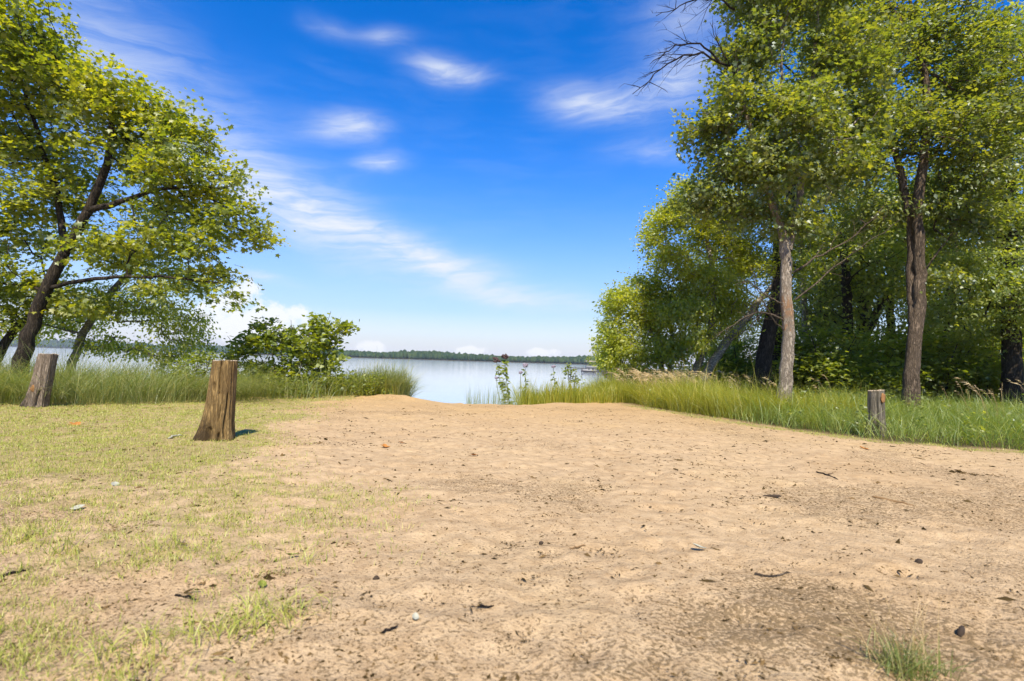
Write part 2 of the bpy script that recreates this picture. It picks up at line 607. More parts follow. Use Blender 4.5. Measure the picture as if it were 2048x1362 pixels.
def turf_density(x, y):
    """0..1 cover of short grass"""
    lim = np.interp(y, [1, 2.6, 4.5, 7, 10, 13, 15.5], [-.9, -1.0, -1.4, -2.3, -3.6, -4.2, -4.0])
    n = fbm(x + 9, y + 3, .55, 4)
    d = (lim - x) * .60 + .15
    cover = sstep(.0, 1.0, d + (n - .5) * 2.2)
    cover = cover * np.interp(y, [1, 2.2, 4.2, 5.8, 7], [.42, .45, .5, .85, 1.0])
    cover = cover * sstep(.30, .56, fbm(x - 4, y, 1.9, 3) + .34 * np.interp(y, [3.4, 6], [0, 1]))
    fr = x - right_edge(y)
    fringe = np.exp(-((fr + .02) / .28) ** 2) * .9 * (y < 16)
    return np.clip(np.maximum(cover, fringe), 0, 1) * (shore_s(x, y) > 1.0)


def build_ground():
    xs = axis(-7, 7, .038, -2600, 2600, 1.07)
    yf = [1.4]
    while yf[-1] < 20:
        yf.append(yf[-1] + max(.012, .009 * yf[-1]))
    s, v = .18, yf[-1]
    while v < 2600:
        s *= 1.05
        v += s
        yf.append(v)
    ys = np.array(list(np.linspace(-40, 1.2, 24)) + yf)
    X, Y = np.meshgrid(xs, ys)
    Z = H(X, Y)
    mask = (Y > 1) & (Y < 15.5)
    for (cx, cy, th, r, dp) in DENT:
        b = (np.abs(xs - cx) < .5)
        rr = (np.abs(ys - cy) < .5)
        if not b.any() or not rr.any():
            continue
        ix = np.ix_(rr, b)
        dx, dy = X[ix] - cx, Y[ix] - cy
        u = (dx * math.cos(th) + dy * math.sin(th)) / (r * 1.8)
        w = (-dx * math.sin(th) + dy * math.cos(th)) / r
        q = u * u + w * w
        Z[ix] += -dp * np.exp(-q * 1.5) + dp * .55 * np.exp(-(np.sqrt(q) - 1.25) ** 2 * 6)
    nx, ny = len(xs), len(ys)
    V = np.stack([X.ravel(), Y.ravel(), Z.ravel()], 1)
    i = np.arange(nx - 1)[None, :] + nx * np.arange(ny - 1)[:, None]
    i = i.ravel()
    Q = np.stack([i, i + 1, i + nx + 1, i + nx], 1)
    me = make_mesh('ground', V, [Q], True)
    x, y = V[:, 0], V[:, 1]
    turf = turf_density(x, y)
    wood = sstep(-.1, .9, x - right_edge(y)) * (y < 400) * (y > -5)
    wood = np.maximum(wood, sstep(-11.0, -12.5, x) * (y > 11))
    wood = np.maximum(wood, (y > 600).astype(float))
    soil = sstep(.45, .75, fbm(x + 2, y, .8, 3)) * .6 + np.interp(y, [1.4, 2.6, 4, 7], [.75, .55, .3, .1])  # random soil patches, plus a steady darkening ramp towards the camera
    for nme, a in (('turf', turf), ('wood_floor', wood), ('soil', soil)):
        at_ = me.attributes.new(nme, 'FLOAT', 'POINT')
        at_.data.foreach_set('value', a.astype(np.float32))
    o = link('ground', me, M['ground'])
    tag(o, 'sandy lakeside ground running down to the water', 'ground', kind='structure')
    # lake
    V = [(-2600, 8, WATER_Z), (2600, 8, WATER_Z), (2600, 2600, WATER_Z), (-2600, 2600, WATER_Z)]
    o = link('lake', make_mesh('lake', V, [np.array([[0, 1, 2, 3]])]), M['water'])
    tag(o, 'pale calm lake stretching to the far shore', 'lake', kind='structure')


build_ground()


# ------------------------------------------------------------------ far shore woods
def blob_template(seed, k=7, rings=4):
    rg = np.random.default_rng(seed)
    V = [(0, 0, 1.0)]
    for r in range(1, rings):
        th = math.pi * r / rings
        for j in range(k):
            a = 2 * math.pi * (j + .5 * (r % 2)) / k
            q = 1 + rg.uniform(-.25, .25)
            V.append((math.sin(th) * math.cos(a) * q, math.sin(th) * math.sin(a) * q, math.cos(th) * (1 + rg.uniform(-.15, .15))))
    V.append((0, 0, -1))
    T = []
    for j in range(k):
        T.append((0, 1 + j, 1 + (j + 1) % k))
    for r in range(rings - 2):
        a0, b0 = 1 + r * k, 1 + (r + 1) * k
        for j in range(k):
            j2 = (j + 1) % k
            T += [(a0 + j, b0 + j, a0 + j2), (a0 + j2, b0 + j, b0 + j2)]
    l0 = 1 + (rings - 2) * k
    for j in range(k):
        T.append((len(V) - 1, l0 + (j + 1) % k, l0 + j))
    return np.array(V), np.array(T)


def far_woods(name, x0, x1, n, h0, h1, depth, label, seed):
    rg = np.random.default_rng(seed)
    temps = [blob_template(s) for s in range(5)]
    G = Geo()
    xs = rg.uniform(x0, x1, n)
    off = 4 + depth * rg.random(n) ** 1.6
    ys = np.interp(xs, FAR_X, FAR_Y) + off
    zs = Hb(xs, ys)
    for i in range(n):
        V, T = temps[i % 5]
        hh = rg.uniform(h0, h1) * (1.2 if rg.random() < .12 else 1) * (.65 + .7 * float(fbm(np.array(xs[i] + 3000), np.array(7.0), .012, 3)))
        w = hh * rg.uniform(.28, .45)
        G.add(V * [w, w, hh * .52] + [xs[i], ys[i], zs[i] + hh * .47], None, T)
    o = link(name, G.mesh(name, False), M['far_leaf'])
    tag(o, label, 'woods', kind='stuff')


far_woods('far_woods', -530, 190, 2200, 7, 12, 60, 'dark wooded shore across the lake, low on the horizon', 3)
far_woods('far_hill_woods', -2300, -560, 1700, 11, 18, 280, 'hazy blue-green wooded hill far behind the leaning maple', 4)


# ------------------------------------------------------------------ trees
LEAF = {
    'oval': (np.array([(0, 0, 0), (.30, .42, .08), (0, 1, 0), (-.30, .42, .08)]), np.array([(0, 1, 2), (0, 2, 3)])),
    'maple': (np.array([(0, 0, 0), (.42, .05, .06), (.30, .32, .05), (.62, .55, .12), (.17, .58, .02), (0, 1.05, -.06), (-.17, .58, .02), (-.62, .55, .12), (-.30, .32, .05), (-.42, .05, .06)]),
              np.array([(0, 1, 2), (2, 3, 4), (0, 2, 5), (0, 5, 8), (6, 7, 8), (0, 8, 9)])),
    'heart': (np.array([(0, 0, 0), (.40, .10, .08), (.44, .45, .10), (0, 1.05, -.06), (-.44, .45, .10), (-.40, .10, .08)]),
              np.array([(0, 1, 2), (0, 2, 3), (0, 3, 4), (0, 4, 5)])),
}


def leaves_mesh(name, base, size, kind, rg, center=None, droop=.35, tilt=.55, grp=None, gn=None, gaz=None):
    n = len(base)
    tv, tt = LEAF[kind]
    az = rg.uniform(0, 2 * np.pi, n)
    el = -droop + rg.normal(0, .4, n)
    t = np.stack([np.cos(az) * np.cos(el), np.sin(az) * np.cos(el), np.sin(el)], 1)
    if center is not None:
        o = base - center
        o /= np.linalg.norm(o, axis=1)[:, None] + 1e-6
        t = t + .5 * o
        t /= np.linalg.norm(t, axis=1)[:, None] + 1e-6
    nn = np.array([0, 0, 1.0]) + rg.normal(0, tilt, (n, 3))
    if gn is not None:
        nn = gn[grp] + rg.normal(0, tilt * .45, (n, 3))
    nn -= t * (nn * t).sum(1)[:, None]
    nn /= np.linalg.norm(nn, axis=1)[:, None] + 1e-6
    b = np.cross(t, nn)
    sz = size * rg.uniform(.5, 1.35, n)
    V = base[:, None, :] + sz[:, None, None] * (tv[None, :, 0:1] * b[:, None, :] + tv[None, :, 1:2] * t[:, None, :] + tv[None, :, 2:3] * nn[:, None, :])
    T = (tt[None] + (np.arange(n) * len(tv))[:, None, None]).reshape(-1, 3)
    me = make_mesh(name, V.reshape(-1, 3), [T])
    tone = rg.random(int(grp.max()) + 1)[grp] if grp is not None else rg.random(n)
    me.attributes.new('tone', 'FLOAT', 'POINT').data.foreach_set('value', np.repeat(tone, len(tv)).astype(np.float32))
    return me


def grow(trunks, blobs, n, rg, step=.45, k0=.35, bend=.10):
    """trunks: list of (points, radii). Returns node arrays and attractor tips"""
    P, par, fixr, plen = [], [], [], []
    attach = []
    for (pts, rad) in trunks:
        pts = np.asarray(pts, float)
        # resample smoothly
        d = np.concatenate([[0], np.cumsum(np.linalg.norm(np.diff(pts, axis=0), axis=1))])
        m = max(4, int(d[-1] / .3))
        q = np.linspace(0, d[-1], m)
        S = np.stack([np.interp(q, d, pts[:, k]) for k in range(3)], 1)
        for _ in range(3):
            S[1:-1] = (S[:-2] + 2 * S[1:-1] + S[2:]) / 4
        S[1:-1] += rg.normal(0, .018, (m - 2, 3))
        rr = np.interp(q, d, rad)
        for i in range(m):
            P.append(S[i])
            par.append(len(P) - 2 if i else -1)
            fixr.append(rr[i])
            plen.append(0 if not i else plen[-1] + .3)
            attach.append(q[i] > k0 * d[-1])
    A = []
    wts = np.array([b[3] * b[4] * b[5] for b in blobs]) ** .75
    cnt = np.maximum(3, (n * wts / wts.sum()).astype(int))
    for b, c in zip(blobs, cnt):
        u = rg.normal(0, 1, (c, 3))
        u /= np.linalg.norm(u, axis=1)[:, None]
        A.append(np.array(b[:3]) + u * (rg.random(c) ** .45)[:, None] * np.array(b[3:6]))
    A = np.concatenate(A)
    P = list(P)
    cap = len(P) + len(A) * 14
    PA = np.zeros((cap, 3))
    PL = np.zeros(cap)
    OK = np.zeros(cap, bool)
    k = len(P)
    PA[:k], PL[:k], OK[:k] = np.array(P), np.array(plen), attach
    d0 = np.min(np.linalg.norm(A[:, None, :] - PA[None, :k][:, OK[:k]], axis=2), axis=1)
    tips = []
    for ai in np.argsort(d0):
        p = A[ai]
        dv = p - PA[:k]
        dd = np.sqrt((dv * dv).sum(1))
        cost = dd + .16 * PL[:k] + .35 * np.maximum(0, -dv[:, 2])
        cost[~OK[:k]] = 1e9
        j = int(np.argmin(cost))
        L = dd[j]
        mseg = int(max(1, min(12, round(L / step))))
        off = rg.normal(0, bend * L, 3)
        off[2] += .08 * L
        prev = j
        for i in range(1, mseg + 1):
            t = i / mseg
            if k >= cap:
                break
            PA[k] = PA[j] + (p - PA[j]) * t + off * math.sin(math.pi * t) * .8
            PL[k] = PL[prev] + L / mseg
            OK[k] = True
            par.append(prev)
            fixr.append(-1)
            prev = k
            k += 1
        tips.append(prev)
    return PA[:k], np.array(par), np.array(fixr), np.array(tips)


def wood_geo(P, par, fixr, tips, r0=.006, ex=.43):
    k = len(P)
    c = np.zeros(k)
    c[tips] += 1
    for i in range(k - 1, -1, -1):
        if par[i] >= 0:
            c[par[i]] += max(c[i], 0)
    r = r0 * np.maximum(c, 1) ** ex
    for i in range(k):
        if fixr[i] > 0:
            r[i] = fixr[i]
        elif par[i] >= 0:
            r[i] = min(r[i], .8 * r[par[i]] if fixr[par[i]] > 0 else r[par[i]])
    ch = [[] for _ in range(k)]
    for i in range(k):
        if par[i] >= 0:
            ch[par[i]].append(i)
    G = Geo()
    starts = [(i, None) for i in range(k) if par[i] < 0]
    while starts:
        i, p = starts.pop()
        path, rad = [], []
        if p is not None:
            path.append(P[p])
            rad.append(r[i])
        while True:
            path.append(P[i])
            rad.append(r[i])
            if not ch[i]:
                break
            fx = [q for q in ch[i] if fixr[q] > 0]
            nx = fx[0] if fx else max(ch[i], key=lambda q: c[q])
            for q in ch[i]:
                if q != nx:
                    starts.append((q, i))
            i = nx
        if len(path) < 2:
            continue
        R0 = max(rad)
        G.tube(path, rad, 16 if R0 > .10 else 7 if R0 > .04 else 4 if R0 > .015 else 3)
    return G


def tree(name, label, cat, base, trunks, blobs, n_tips, per_tip, leaf, lsize, lmat, bmat, seed, spread=.38, flat=.5, group=None,
         droop=.35, k0=.35, tilt=.55, r0=.006, bend=.10):
    rg = np.random.default_rng(seed)
    base = np.asarray(base, float)
    e = empty(name, base)
    tag(e, label, cat, group)
    tr = [(np.asarray(p, float) - base, r) for p, r in trunks]
    bl = [tuple(np.asarray(b[:3]) - base) + tuple(b[3:6]) for b in blobs]
    P, par, fixr, tips = grow(tr, bl, n_tips, rg, k0=k0, bend=bend)
    link('trunk', wood_geo(P, par, fixr, tips, r0).mesh('trunk'), bmat, e)
    T = P[tips]
    nt_ = len(T)
    grp = np.repeat(np.arange(nt_), per_tip)
    gn = np.array([0, 0, 1.0]) + rg.normal(0, tilt * .75, (nt_, 3))
    gn /= np.linalg.norm(gn, axis=1)[:, None]
    off = np.clip(rg.normal(0, 1, (nt_ * per_tip, 3)), -1.7, 1.7) * spread * np.repeat(rg.uniform(.55, 1.25, nt_), per_tip)[:, None]
    g3 = gn[grp]
    off -= g3 * ((off * g3).sum(1) * (1 - flat * .55))[:, None]
    B = T[grp] + off
    ctr = np.average(np.array([b[:3] for b in bl]), axis=0) - [0, 0, 1]
    link('crown', leaves_mesh('crown', B, lsize, leaf, rg, ctr, droop, tilt, grp, gn), lmat, e)
    return e


def blobs_px(lst, default_depth):
    """(px, py, depth offset, rx, ry, rz) -> world ellipsoids"""
    out = []
    for (px, py, dy, rx, ry, rz) in lst:
        out.append(tuple(at(px, py, default_depth + dy)) + (rx, ry, rz))
    return out


def foot(px, Y, dz=-.1):
    p = at(px, 740, Y)
    z = float(H(p[0], p[1])) + dz
    return np.array([p[0], Y, z])


def bare_branch(parent, base, pts, r, rg, m, side=9, sl=.8, name='dead_branch', drop=0):
    """a leafless limb with side twigs, part of a tree"""
    pts = np.asarray(pts, float) - np.asarray(base)
    d = np.concatenate([[0], np.cumsum(np.linalg.norm(np.diff(pts, axis=0), axis=1))])
    q = np.linspace(0, d[-1], 14)
    S = np.stack([np.interp(q, d, pts[:, k]) for k in range(3)], 1)
    for _ in range(2):
        S[1:-1] = (S[:-2] + 2 * S[1:-1] + S[2:]) / 4
    S[1:-1] += rg.normal(0, .02 * d[-1] / 3, (12, 3))
    G = Geo()
    G.tube(S, np.linspace(r, r * .22, 14), 6)
    T = S[-1] - S[0]
    T /= np.linalg.norm(T)
    for i in range(side):
        f = rg.uniform(.2, .97)
        p0 = S[int(f * 13)]
        dr = T + rg.normal(0, .55, 3) + [0, 0, drop]
        dr /= np.linalg.norm(dr)
        L = sl * rg.uniform(.35, 1) * (1.15 - f * .6)
        W_ = [p0 + dr * L * t + np.array([0, 0, -.10 * L * t * t]) + rg.normal(0, .02 * L, 3) * (t > 0) for t in (0, .33, .66, 1)]
        G.tube(W_, np.linspace(r * .35, r * .08, 4), 4)
        for _ in range(3):
            p1 = W_[rg.integers(1, 4)]
            d2 = dr + rg.normal(0, .6, 3)
            d2 /= np.linalg.norm(d2)
            G.tube([p1, p1 + d2 * L * .22, p1 + d2 * L * .4 + [0, 0, -.03]], [r * .14, r * .1, r * .04], 3)
    link(name, G.mesh(name), m, parent)


def build_trees():
    # --- leaning maple on the left bank
    b = foot(28, 14.0)
    tp = [b, at(75, 612, 14), at(128, 505, 14), at(178, 420, 14)]
    t2 = [at(178, 420, 14), at(250, 400, 13.8), at(330, 372, 13.6), at(420, 375, 13.5)]
    t3 = [at(178, 420, 14), at(215, 330, 13.8), at(230, 240, 13.6), at(200, 150, 13.5)]
    t4 = [at(128, 505, 14), at(120, 400, 14.3), at(80, 280, 14.4), at(30, 120, 14.2)]
    t5 = [at(95, 575, 14), at(200, 555, 13.6), at(310, 552, 13.4), at(440, 565, 13.3)]
    bl = blobs_px([(40, 130, 0, 1.5, 2, 1.2), (0, 20, -1.5, 1.0, 1.8, 1.3), (140, 185, 0, 1.3, 1.8, 1.0), (235, 195, -.4, 1.0, 1.5, .8), (300, 235, 0, 1.0, 1.4, .85),
                   (375, 285, 0, .9, 1.3, .7), (250, 300, .4, 1.3, 1.6, .9), (420, 365, -.3, .95, 1.2, .75), (480, 440, -.3, .75, 1.0, .6), (505, 470, -.2, .5, .7, .35),
                   (340, 400, .2, 1.3, 1.5, .8), (400, 480, -.2, 1.1, 1.2, .6), (300, 490, .3, 1.2, 1.3, .55), (430, 560, -.5, .7, .8, .35), (340, 575, -.2, .9, 1, .35),
                   (475, 600, -.6, .35, .5, .16), (60, 300, .5, 1.6, 1.8, 1.3), (130, 400, .6, 1.3, 1.5, .9), (20, 450, .6, 1.2, 1.6, 1.0), (200, 500, .4, 1.2, 1.2, .6),
                   (60, 560, .6, 1.0, 1.3, .7), (-60, 200, 0, 1.6, 2, 2.0), (-40, 600, .8, 1.0, 1.2, .8), (150, 610, .3, .9, .9, .4), (350, 330, -1.0, .9, 1.0, .6)], 14)
    tree('maple_tree', 'leaning dark-trunked maple with glowing yellow-green leaves behind the greyer, leaning stump', 'tree', b,
         [(tp, [.20, .155, .13, .11]), (t2, [.09, .07, .05, .03]), (t3, [.12, .09, .06, .03]), (t4, [.10, .08, .06, .03]), (t5, [.06, .05, .035, .02])],
         bl, 1150, 40, 'maple', .12, M['maple'], M['bark_dark'], 21, .29, .42, k0=.45)
    # --- pale leaning birch behind it
    b = foot(122, 16.5)
    tp = [b, at(165, 665, 16.5), at(235, 570, 16.5), at(300, 500, 16.5), at(340, 420, 16.5)]
    bl = blobs_px([(200, 600, 0, 1.0, 1.2, .6), (290, 620, 0, 1.1, 1.2, .7), (360, 640, -.5, .8, 1.0, .7), (390, 690, -.6, .55, .8, .55), (330, 710, -.4, .8, .9, .45),
                   (230, 690, .2, 1.2, 1.0, .35), (300, 540, 0, 1.2, 1.2, .6), (380, 560, 0, .8, .9, .5), (140, 640, .4, 1.0, 1, .5), (330, 450, .4, 1.4, 1.3, .9),
                   (60, 660, .8, .9, 1, .4)], 16.5)
    tree('birch_tree', 'pale-stemmed birch leaning over the water behind the maple', 'tree', b, [(tp, [.13, .115, .09, .07, .04])], bl,
         620, 32, 'oval', .10, M['birch'], M['bark_birch'], 22, .25, .8, droop=.9, k0=.25)
    # --- dark low trunk at the very edge
    b = foot(-25, 15)
    tp = [b, at(0, 690, 15), at(40, 640, 15.2), at(110, 600, 15.4)]
    bl = blobs_px([(10, 640, 0, .9, 1, .5), (60, 610, .3, 1, 1, .5), (130, 590, .4, .8, .9, .5), (-40, 560, 0, 1.2, 1, .8)], 15)
    tree('alder_tree', 'low dark alder bending in from the side beside the maple trunk', 'tree', b, [(tp, [.14, .12, .09, .05])], bl, 220, 22, 'oval', .10,
         M['birch'], M['bark_dark'], 23, .32, .6)

    # --- right: pale flaking trunk at the sand's edge
    b = foot(1568, 13.8)
    tp = [b, at(1571, 760, 13.8), at(1582, 680, 13.8), at(1570, 600, 13.8), at(1574, 500, 13.8), at(1562, 455, 13.8)]
    l1 = [at(1562, 455, 13.8), at(1535, 385, 13.7), at(1515, 300, 13.6), at(1480, 190, 13.5), at(1470, 80, 13.5)]
    l2 = [at(1574, 500, 13.8), at(1600, 410, 13.9), at(1610, 300, 14), at(1625, 160, 14), at(1640, 0, 14)]
    l3 = [at(1537, 390, 13.7), at(1542, 310, 13.5), at(1560, 200, 13.4), at(1570, 60, 13.4)]
    bl = blobs_px([(1410, 265, 0, .75, 1.1, .5), (1480, 205, -.2, .9, 1.2, .7), (1500, 110, 0, .9, 1.2, .8), (1540, 20, 0, 1.0, 1.3, .9), (1500, -40, 0, .9, 1.3, .7),
                   (1590, 240, -.6, 1.1, 1.3, .9), (1460, 330, .2, .95, 1.2, .6), (1550, 330, -.6, .9, 1, .7), (1500, 420, .4, .9, 1, .5), (1680, 120, 0, 1.1, 1.3, 1.1),
                   (1640, -40, 0, 1.4, 1.5, 1.0), (1660, 330, 0, 1.0, 1.2, .9), (1400, 400, .6, .7, 1, .5), (1600, 440, -.2, .6, .8, .4), (1720, 230, .4, .9, 1.2, .8)], 13.8)
    t = tree('maple_tree', 'tall tree with pale flaking bark and an orange bare patch, nearest the sand', 'tree', b,
             [(tp, [.22, .17, .155, .145, .14, .11]), (l1, [.11, .09, .07, .05, .03]), (l2, [.13, .10, .08, .06, .03]), (l3, [.07, .06, .045, .02])], bl,
             1000, 42, 'maple', .108, M['oak'], M['bark_pale'], 31, .29, .5, k0=.5, tilt=.75)
    rg = np.random.default_rng(77)
    for pts, r in (([at(1470, 150, 13.5), at(1420, 105, 13.4), at(1360, 105, 13.3), at(1265, 188, 13.2)], .035),
                   ([at(1440, 125, 13.5), at(1400, 85, 13.4), at(1350, 90, 13.2), at(1300, 128, 13.0)], .03),
                   ([at(1470, 20, 13.5), at(1440, -5, 13.4), at(1380, 0, 13.3), at(1312, 32, 13.2)], .03),
                   ([at(1485, 190, 13.5), at(1455, 120, 13.3), at(1430, 75, 13.2), at(1420, 45, 13.1)], .025)):
        bare_branch(t, b, pts, r, rg, M['twig_dark'], 16, 1.0)
    for pts, r in (([at(1585, 545, 13.8), at(1640, 510, 13.6), at(1710, 475, 13.4), at(1768, 412, 13.2)], .03),
                   ([at(1590, 600, 13.8), at(1640, 560, 13.7), at(1710, 500, 13.8), at(1800, 440, 13.9)], .022),
                   ([at(1568, 640, 13.8), at(1520, 620, 13.5), at(1480, 640, 13.3), at(1420, 680, 13.2)], .025),
                   ([at(1568, 610, 13.8), at(1530, 590, 13.5), at(1500, 560, 13.3), at(1470, 570, 13.2)], .022),
                   ([at(1566, 660, 13.8), at(1540, 630, 13.4), at(1520, 590, 13.2), at(1500, 530, 13.0)], .02)):
        bare_branch(t, b, pts, r, rg, M['twig'], 10, .9)

    # --- right: twin-stemmed tree
    b = foot(1820, 15.6)
    tp = [b, at(1822, 740, 15.6), at(1834, 640, 15.6), at(1842, 540, 15.6), at(1832, 420, 15.6), at(1850, 300, 15.5), at(1858, 200, 15.5), at(1840, 110, 15.4), at(1775, 0, 15.3)]
    tq = [at(1828, 700, 15.6), at(1822, 600, 15.75), at(1823, 480, 15.8), at(1812, 390, 15.8), at(1790, 300, 15.9), at(1740, 200, 16)]
    l2 = [at(1855, 215, 15.5), at(1850, 100, 15.6), at(1810, -20, 15.7)]
    bl = blobs_px([(1760, 110, 0, 1.4, 1.5, 1.1), (1850, 30, 0, 1.5, 1.5, 1.2), (1930, 130, 0, 1.4, 1.5, 1.1), (1780, 250, .2, 1.3, 1.5, 1.0), (1900, 260, -.4, 1.4, 1.5, 1.0),
                   (1700, 330, .6, 1.1, 1.3, .9), (1980, 330, -.5, 1.3, 1.4, .9), (1870, 400, .3, 1.1, 1.2, .7), (1760, 430, .6, 1.0, 1.2, .6), (1940, 450, .2, 1.2, 1.2, .7),
                   (2030, 200, -.6, 1.4, 1.5, 1.1), (1850, 560, .8, .9, 1, .5), (1700, 30, .3, 1.2, 1.4, 1.1)], 15.6)
    tree('oak_tree', 'twin-stemmed brown oak standing in the grass past the small stump', 'tree', b,
         [(tp, [.26, .20, .18, .165, .14, .12, .10, .08, .04]), (tq, [.13, .12, .115, .11, .08, .04]), (l2, [.09, .07, .04])], bl, 950, 48, 'oval', .135, M['oak'],
         M['bark_mid'], 32, .33, .45, k0=.5, tilt=.75)
    # --- right: big trunk by the frame edge
    b = foot(2024, 18)
    tp = [b, at(2022, 700, 18), at(2020, 600, 18), at(2018, 480, 18), at(2010, 350, 18), at(2000, 200, 18), at(2020, 40, 18)]
    l1 = [at(2018, 510, 18), at(1960, 430, 18), at(1900, 400, 18.2), at(1870, 330, 18.4)]
    l2 = [at(2021, 640, 18), at(1975, 600, 17.8), at(1930, 575, 17.6), at(1880, 560, 17.4)]
    bl = blobs_px([(1990, 80, 0, 1.8, 1.8, 1.4), (2060, 250, -.5, 1.8, 1.8, 1.5), (1960, 380, .3, 1.7, 1.6, 1.0), (2060, 440, -.6, 1.5, 1.6, 1.0), (1930, 530, -.4, 1.4, 1.4, .7),
                   (2020, 570, -1.0, 1.5, 1.4, .7), (1900, 620, .0, 1.2, 1.2, .6), (2090, 620, -1.2, 1.2, 1.4, .8), (1890, 200, .6, 1.6, 1.6, 1.2), (1980, 660, .6, 1.2, 1.2, .6)], 18)
    tree('oak_tree', 'thick dark oak in deep shade, rearmost of the big trunks, past the twin-stemmed one', 'tree', b,
         [(tp, [.33, .27, .25, .23, .19, .14, .07]), (l1, [.13, .11, .08, .04]), (l2, [.09, .07, .05, .03])], bl, 900, 44, 'oval', .13, M['deep'], M['bark_dark'], 33,
         .34, .4, k0=.3)
    # --- shore trees at the left edge of the wood
    b = foot(1335, 21)
    tp = [b, at(1318, 700, 21), at(1290, 640, 21), at(1262, 590, 21)]
    tq = [b, at(1345, 690, 21), at(1340, 620, 21), at(1335, 560, 21)]
    bl = blobs_px([(1240, 605, 0, .8, 1.1, .7), (1225, 670, 0, .7, 1.0, .7), (1255, 700, -.4, .9, 1.0, .6), (1300, 640, 0, 1.0, 1.2, .9), (1330, 700, -.6, 1.0, 1.1, .6),
                   (1290, 580, .4, .8, 1.0, .7), (1350, 600, .2, 1.0, 1.2, .8), (1215, 720, -.2, .5, .8, .4), (1270, 745, -.6, .8, .8, .4)], 21)
    tree('birch_tree', 'bushy low birch at the water edge with docks showing past it', 'tree', b, [(tp, [.12, .10, .07, .03]), (tq, [.10, .08, .06, .03])], bl,
         700, 46, 'oval', .12, M['birch'], M['bark_birch'], 34, .27, .7, droop=.6, k0=.15, tilt=.9)
    b = foot(1368, 20.2)
    tp = [b, at(1400, 715, 20.2), at(1425, 660, 20.3), at(1430, 570, 20.4), at(1415, 480, 20.5), at(1400, 400, 20.5)]
    bl = blobs_px([(1390, 400, 0, 1.1, 1.3, .8), (1340, 440, 0, .9, 1.2, .7), (1420, 470, .3, 1.1, 1.3, .8), (1340, 520, 0, .9, 1.1, .8), (1410, 560, -.4, 1.1, 1.2, .8),
                   (1460, 420, .3, 1.0, 1.2, .8), (1310, 480, .2, .5, .8, .5), (1370, 620, -.6, 1.0, 1.1, .7), (1450, 620, .2, .9, 1, .6), (1390, 680, -.6, .9, 1, .5), (1480, 520, .6, .9, 1, .7)], 20.3)
    tree('birch_tree', 'taller pale birch above the bushy low one, open sky on one side', 'tree', b, [(tp, [.17, .15, .13, .11, .08, .04])], bl, 850, 46, 'oval', .12,
         M['birch'], M['bark_birch'], 35, .28, .65, droop=.6, tilt=.9)
    b = foot(1384, 19.6)
    tp = [b, at(1440, 700, 19.6), at(1480, 652, 19.6), at(1530, 590, 19.7), at(1570, 540, 19.8)]
    bl = blobs_px([(1500, 600, 0, .9, 1, .6), (1560, 540, .2, 1.0, 1, .6), (1460, 660, -.2, .8, .9, .45), (1540, 640, .8, .9, .9, .5), (1590, 480, .5, .9, 1, .6)], 19.7)
    t = tree('birch_tree', 'half-fallen birch with pale trunk slanting up from the grass', 'tree', b, [(tp, [.19, .16, .14, .10, .05])], bl, 260, 22, 'oval', .10,
             M['birch'], M['bark_birch'], 36, .32, .7, droop=.6)
    for k in range(4):
        p0 = at(1450 + 28 * k, 690 - 32 * k, 19.6)
        bare_branch(t, b, [p0, p0 + [.6, -.2, .5], p0 + [1.3, -.5, 1.3]], .025, rg, M['twig'], 8, .9)
    # --- dark trunks behind the pale one
    b = foot(1518, 19.5)
    tp = [b, at(1527, 720, 19.5), at(1540, 650, 19.5), at(1560, 560, 19.6), at(1580, 440, 19.8), at(1590, 250, 20)]
    bl = blobs_px([(1600, 330, 0, 1.5, 1.5, 1.2), (1640, 440, .5, 1.5, 1.4, 1.0), (1570, 220, 0, 1.7, 1.6, 1.3), (1660, 200, .5, 1.8, 1.6, 1.4), (1480, 480, 1, 1.1, 1.2, .8), (1620, 60, 0, 2.0, 1.8, 1.5)], 20)
    tree('oak_tree', 'blackish leaning trunk close behind the pale flaking one', 'tree', b, [(tp, [.33, .29, .26, .22, .17, .09])], bl, 500, 24, 'oval', .15, M['deep'],
         M['bark_dark'], 37, .45, .45, k0=.55)
    b = foot(1552, 21.5)
    tp = [b, at(1550, 700, 21.5), at(1556, 600, 21.5), at(1560, 480, 21.6), at(1540, 320, 21.8)]
    bl = blobs_px([(1540, 330, .5, 1.5, 1.4, 1.2), (1500, 520, 1, 1.2, 1.2, .7), (1600, 540, 1.5, 1.2, 1.2, .7)], 21.5)
    tree('oak_tree', 'slimmer upright dark trunk between the blackish leaning one and the pale one', 'tree', b, [(tp, [.27, .25, .22, .18, .1])], bl, 260, 22, 'oval', .15,
         M['deep'], M['bark_dark'], 38, .45, .45, k0=.5)
    b = foot(1612, 26)
    tp = [b, at(1612, 680, 26), at(1606, 560, 26), at(1600, 430, 26), at(1610, 300, 26)]
    bl = blobs_px([(1650, 470, 0, 2.0, 1.8, 1.2), (1600, 390, 1, 1.8, 1.6, 1.2), (1680, 560, 1, 1.8, 1.6, 1.0), (1640, 640, 1, 1.5, 1.4, .9)], 26)
    tree('ash_tree', 'slender grey-stemmed tree seen through the gap beside the pale flaking trunk', 'tree', b, [(tp, [.18, .16, .14, .11, .06])], bl, 420, 22, 'oval', .17,
         M['oak'], M['bark_birch'], 39, .5, .5, k0=.3)
    b = foot(1708, 27)
    tp = [b, at(1716, 710, 27), at(1728, 660, 27), at(1722, 590, 27), at(1715, 480, 27)]
    tq = [at(1720, 690, 27), at(1750, 630, 27), at(1785, 570, 27), at(1810, 480, 27)]
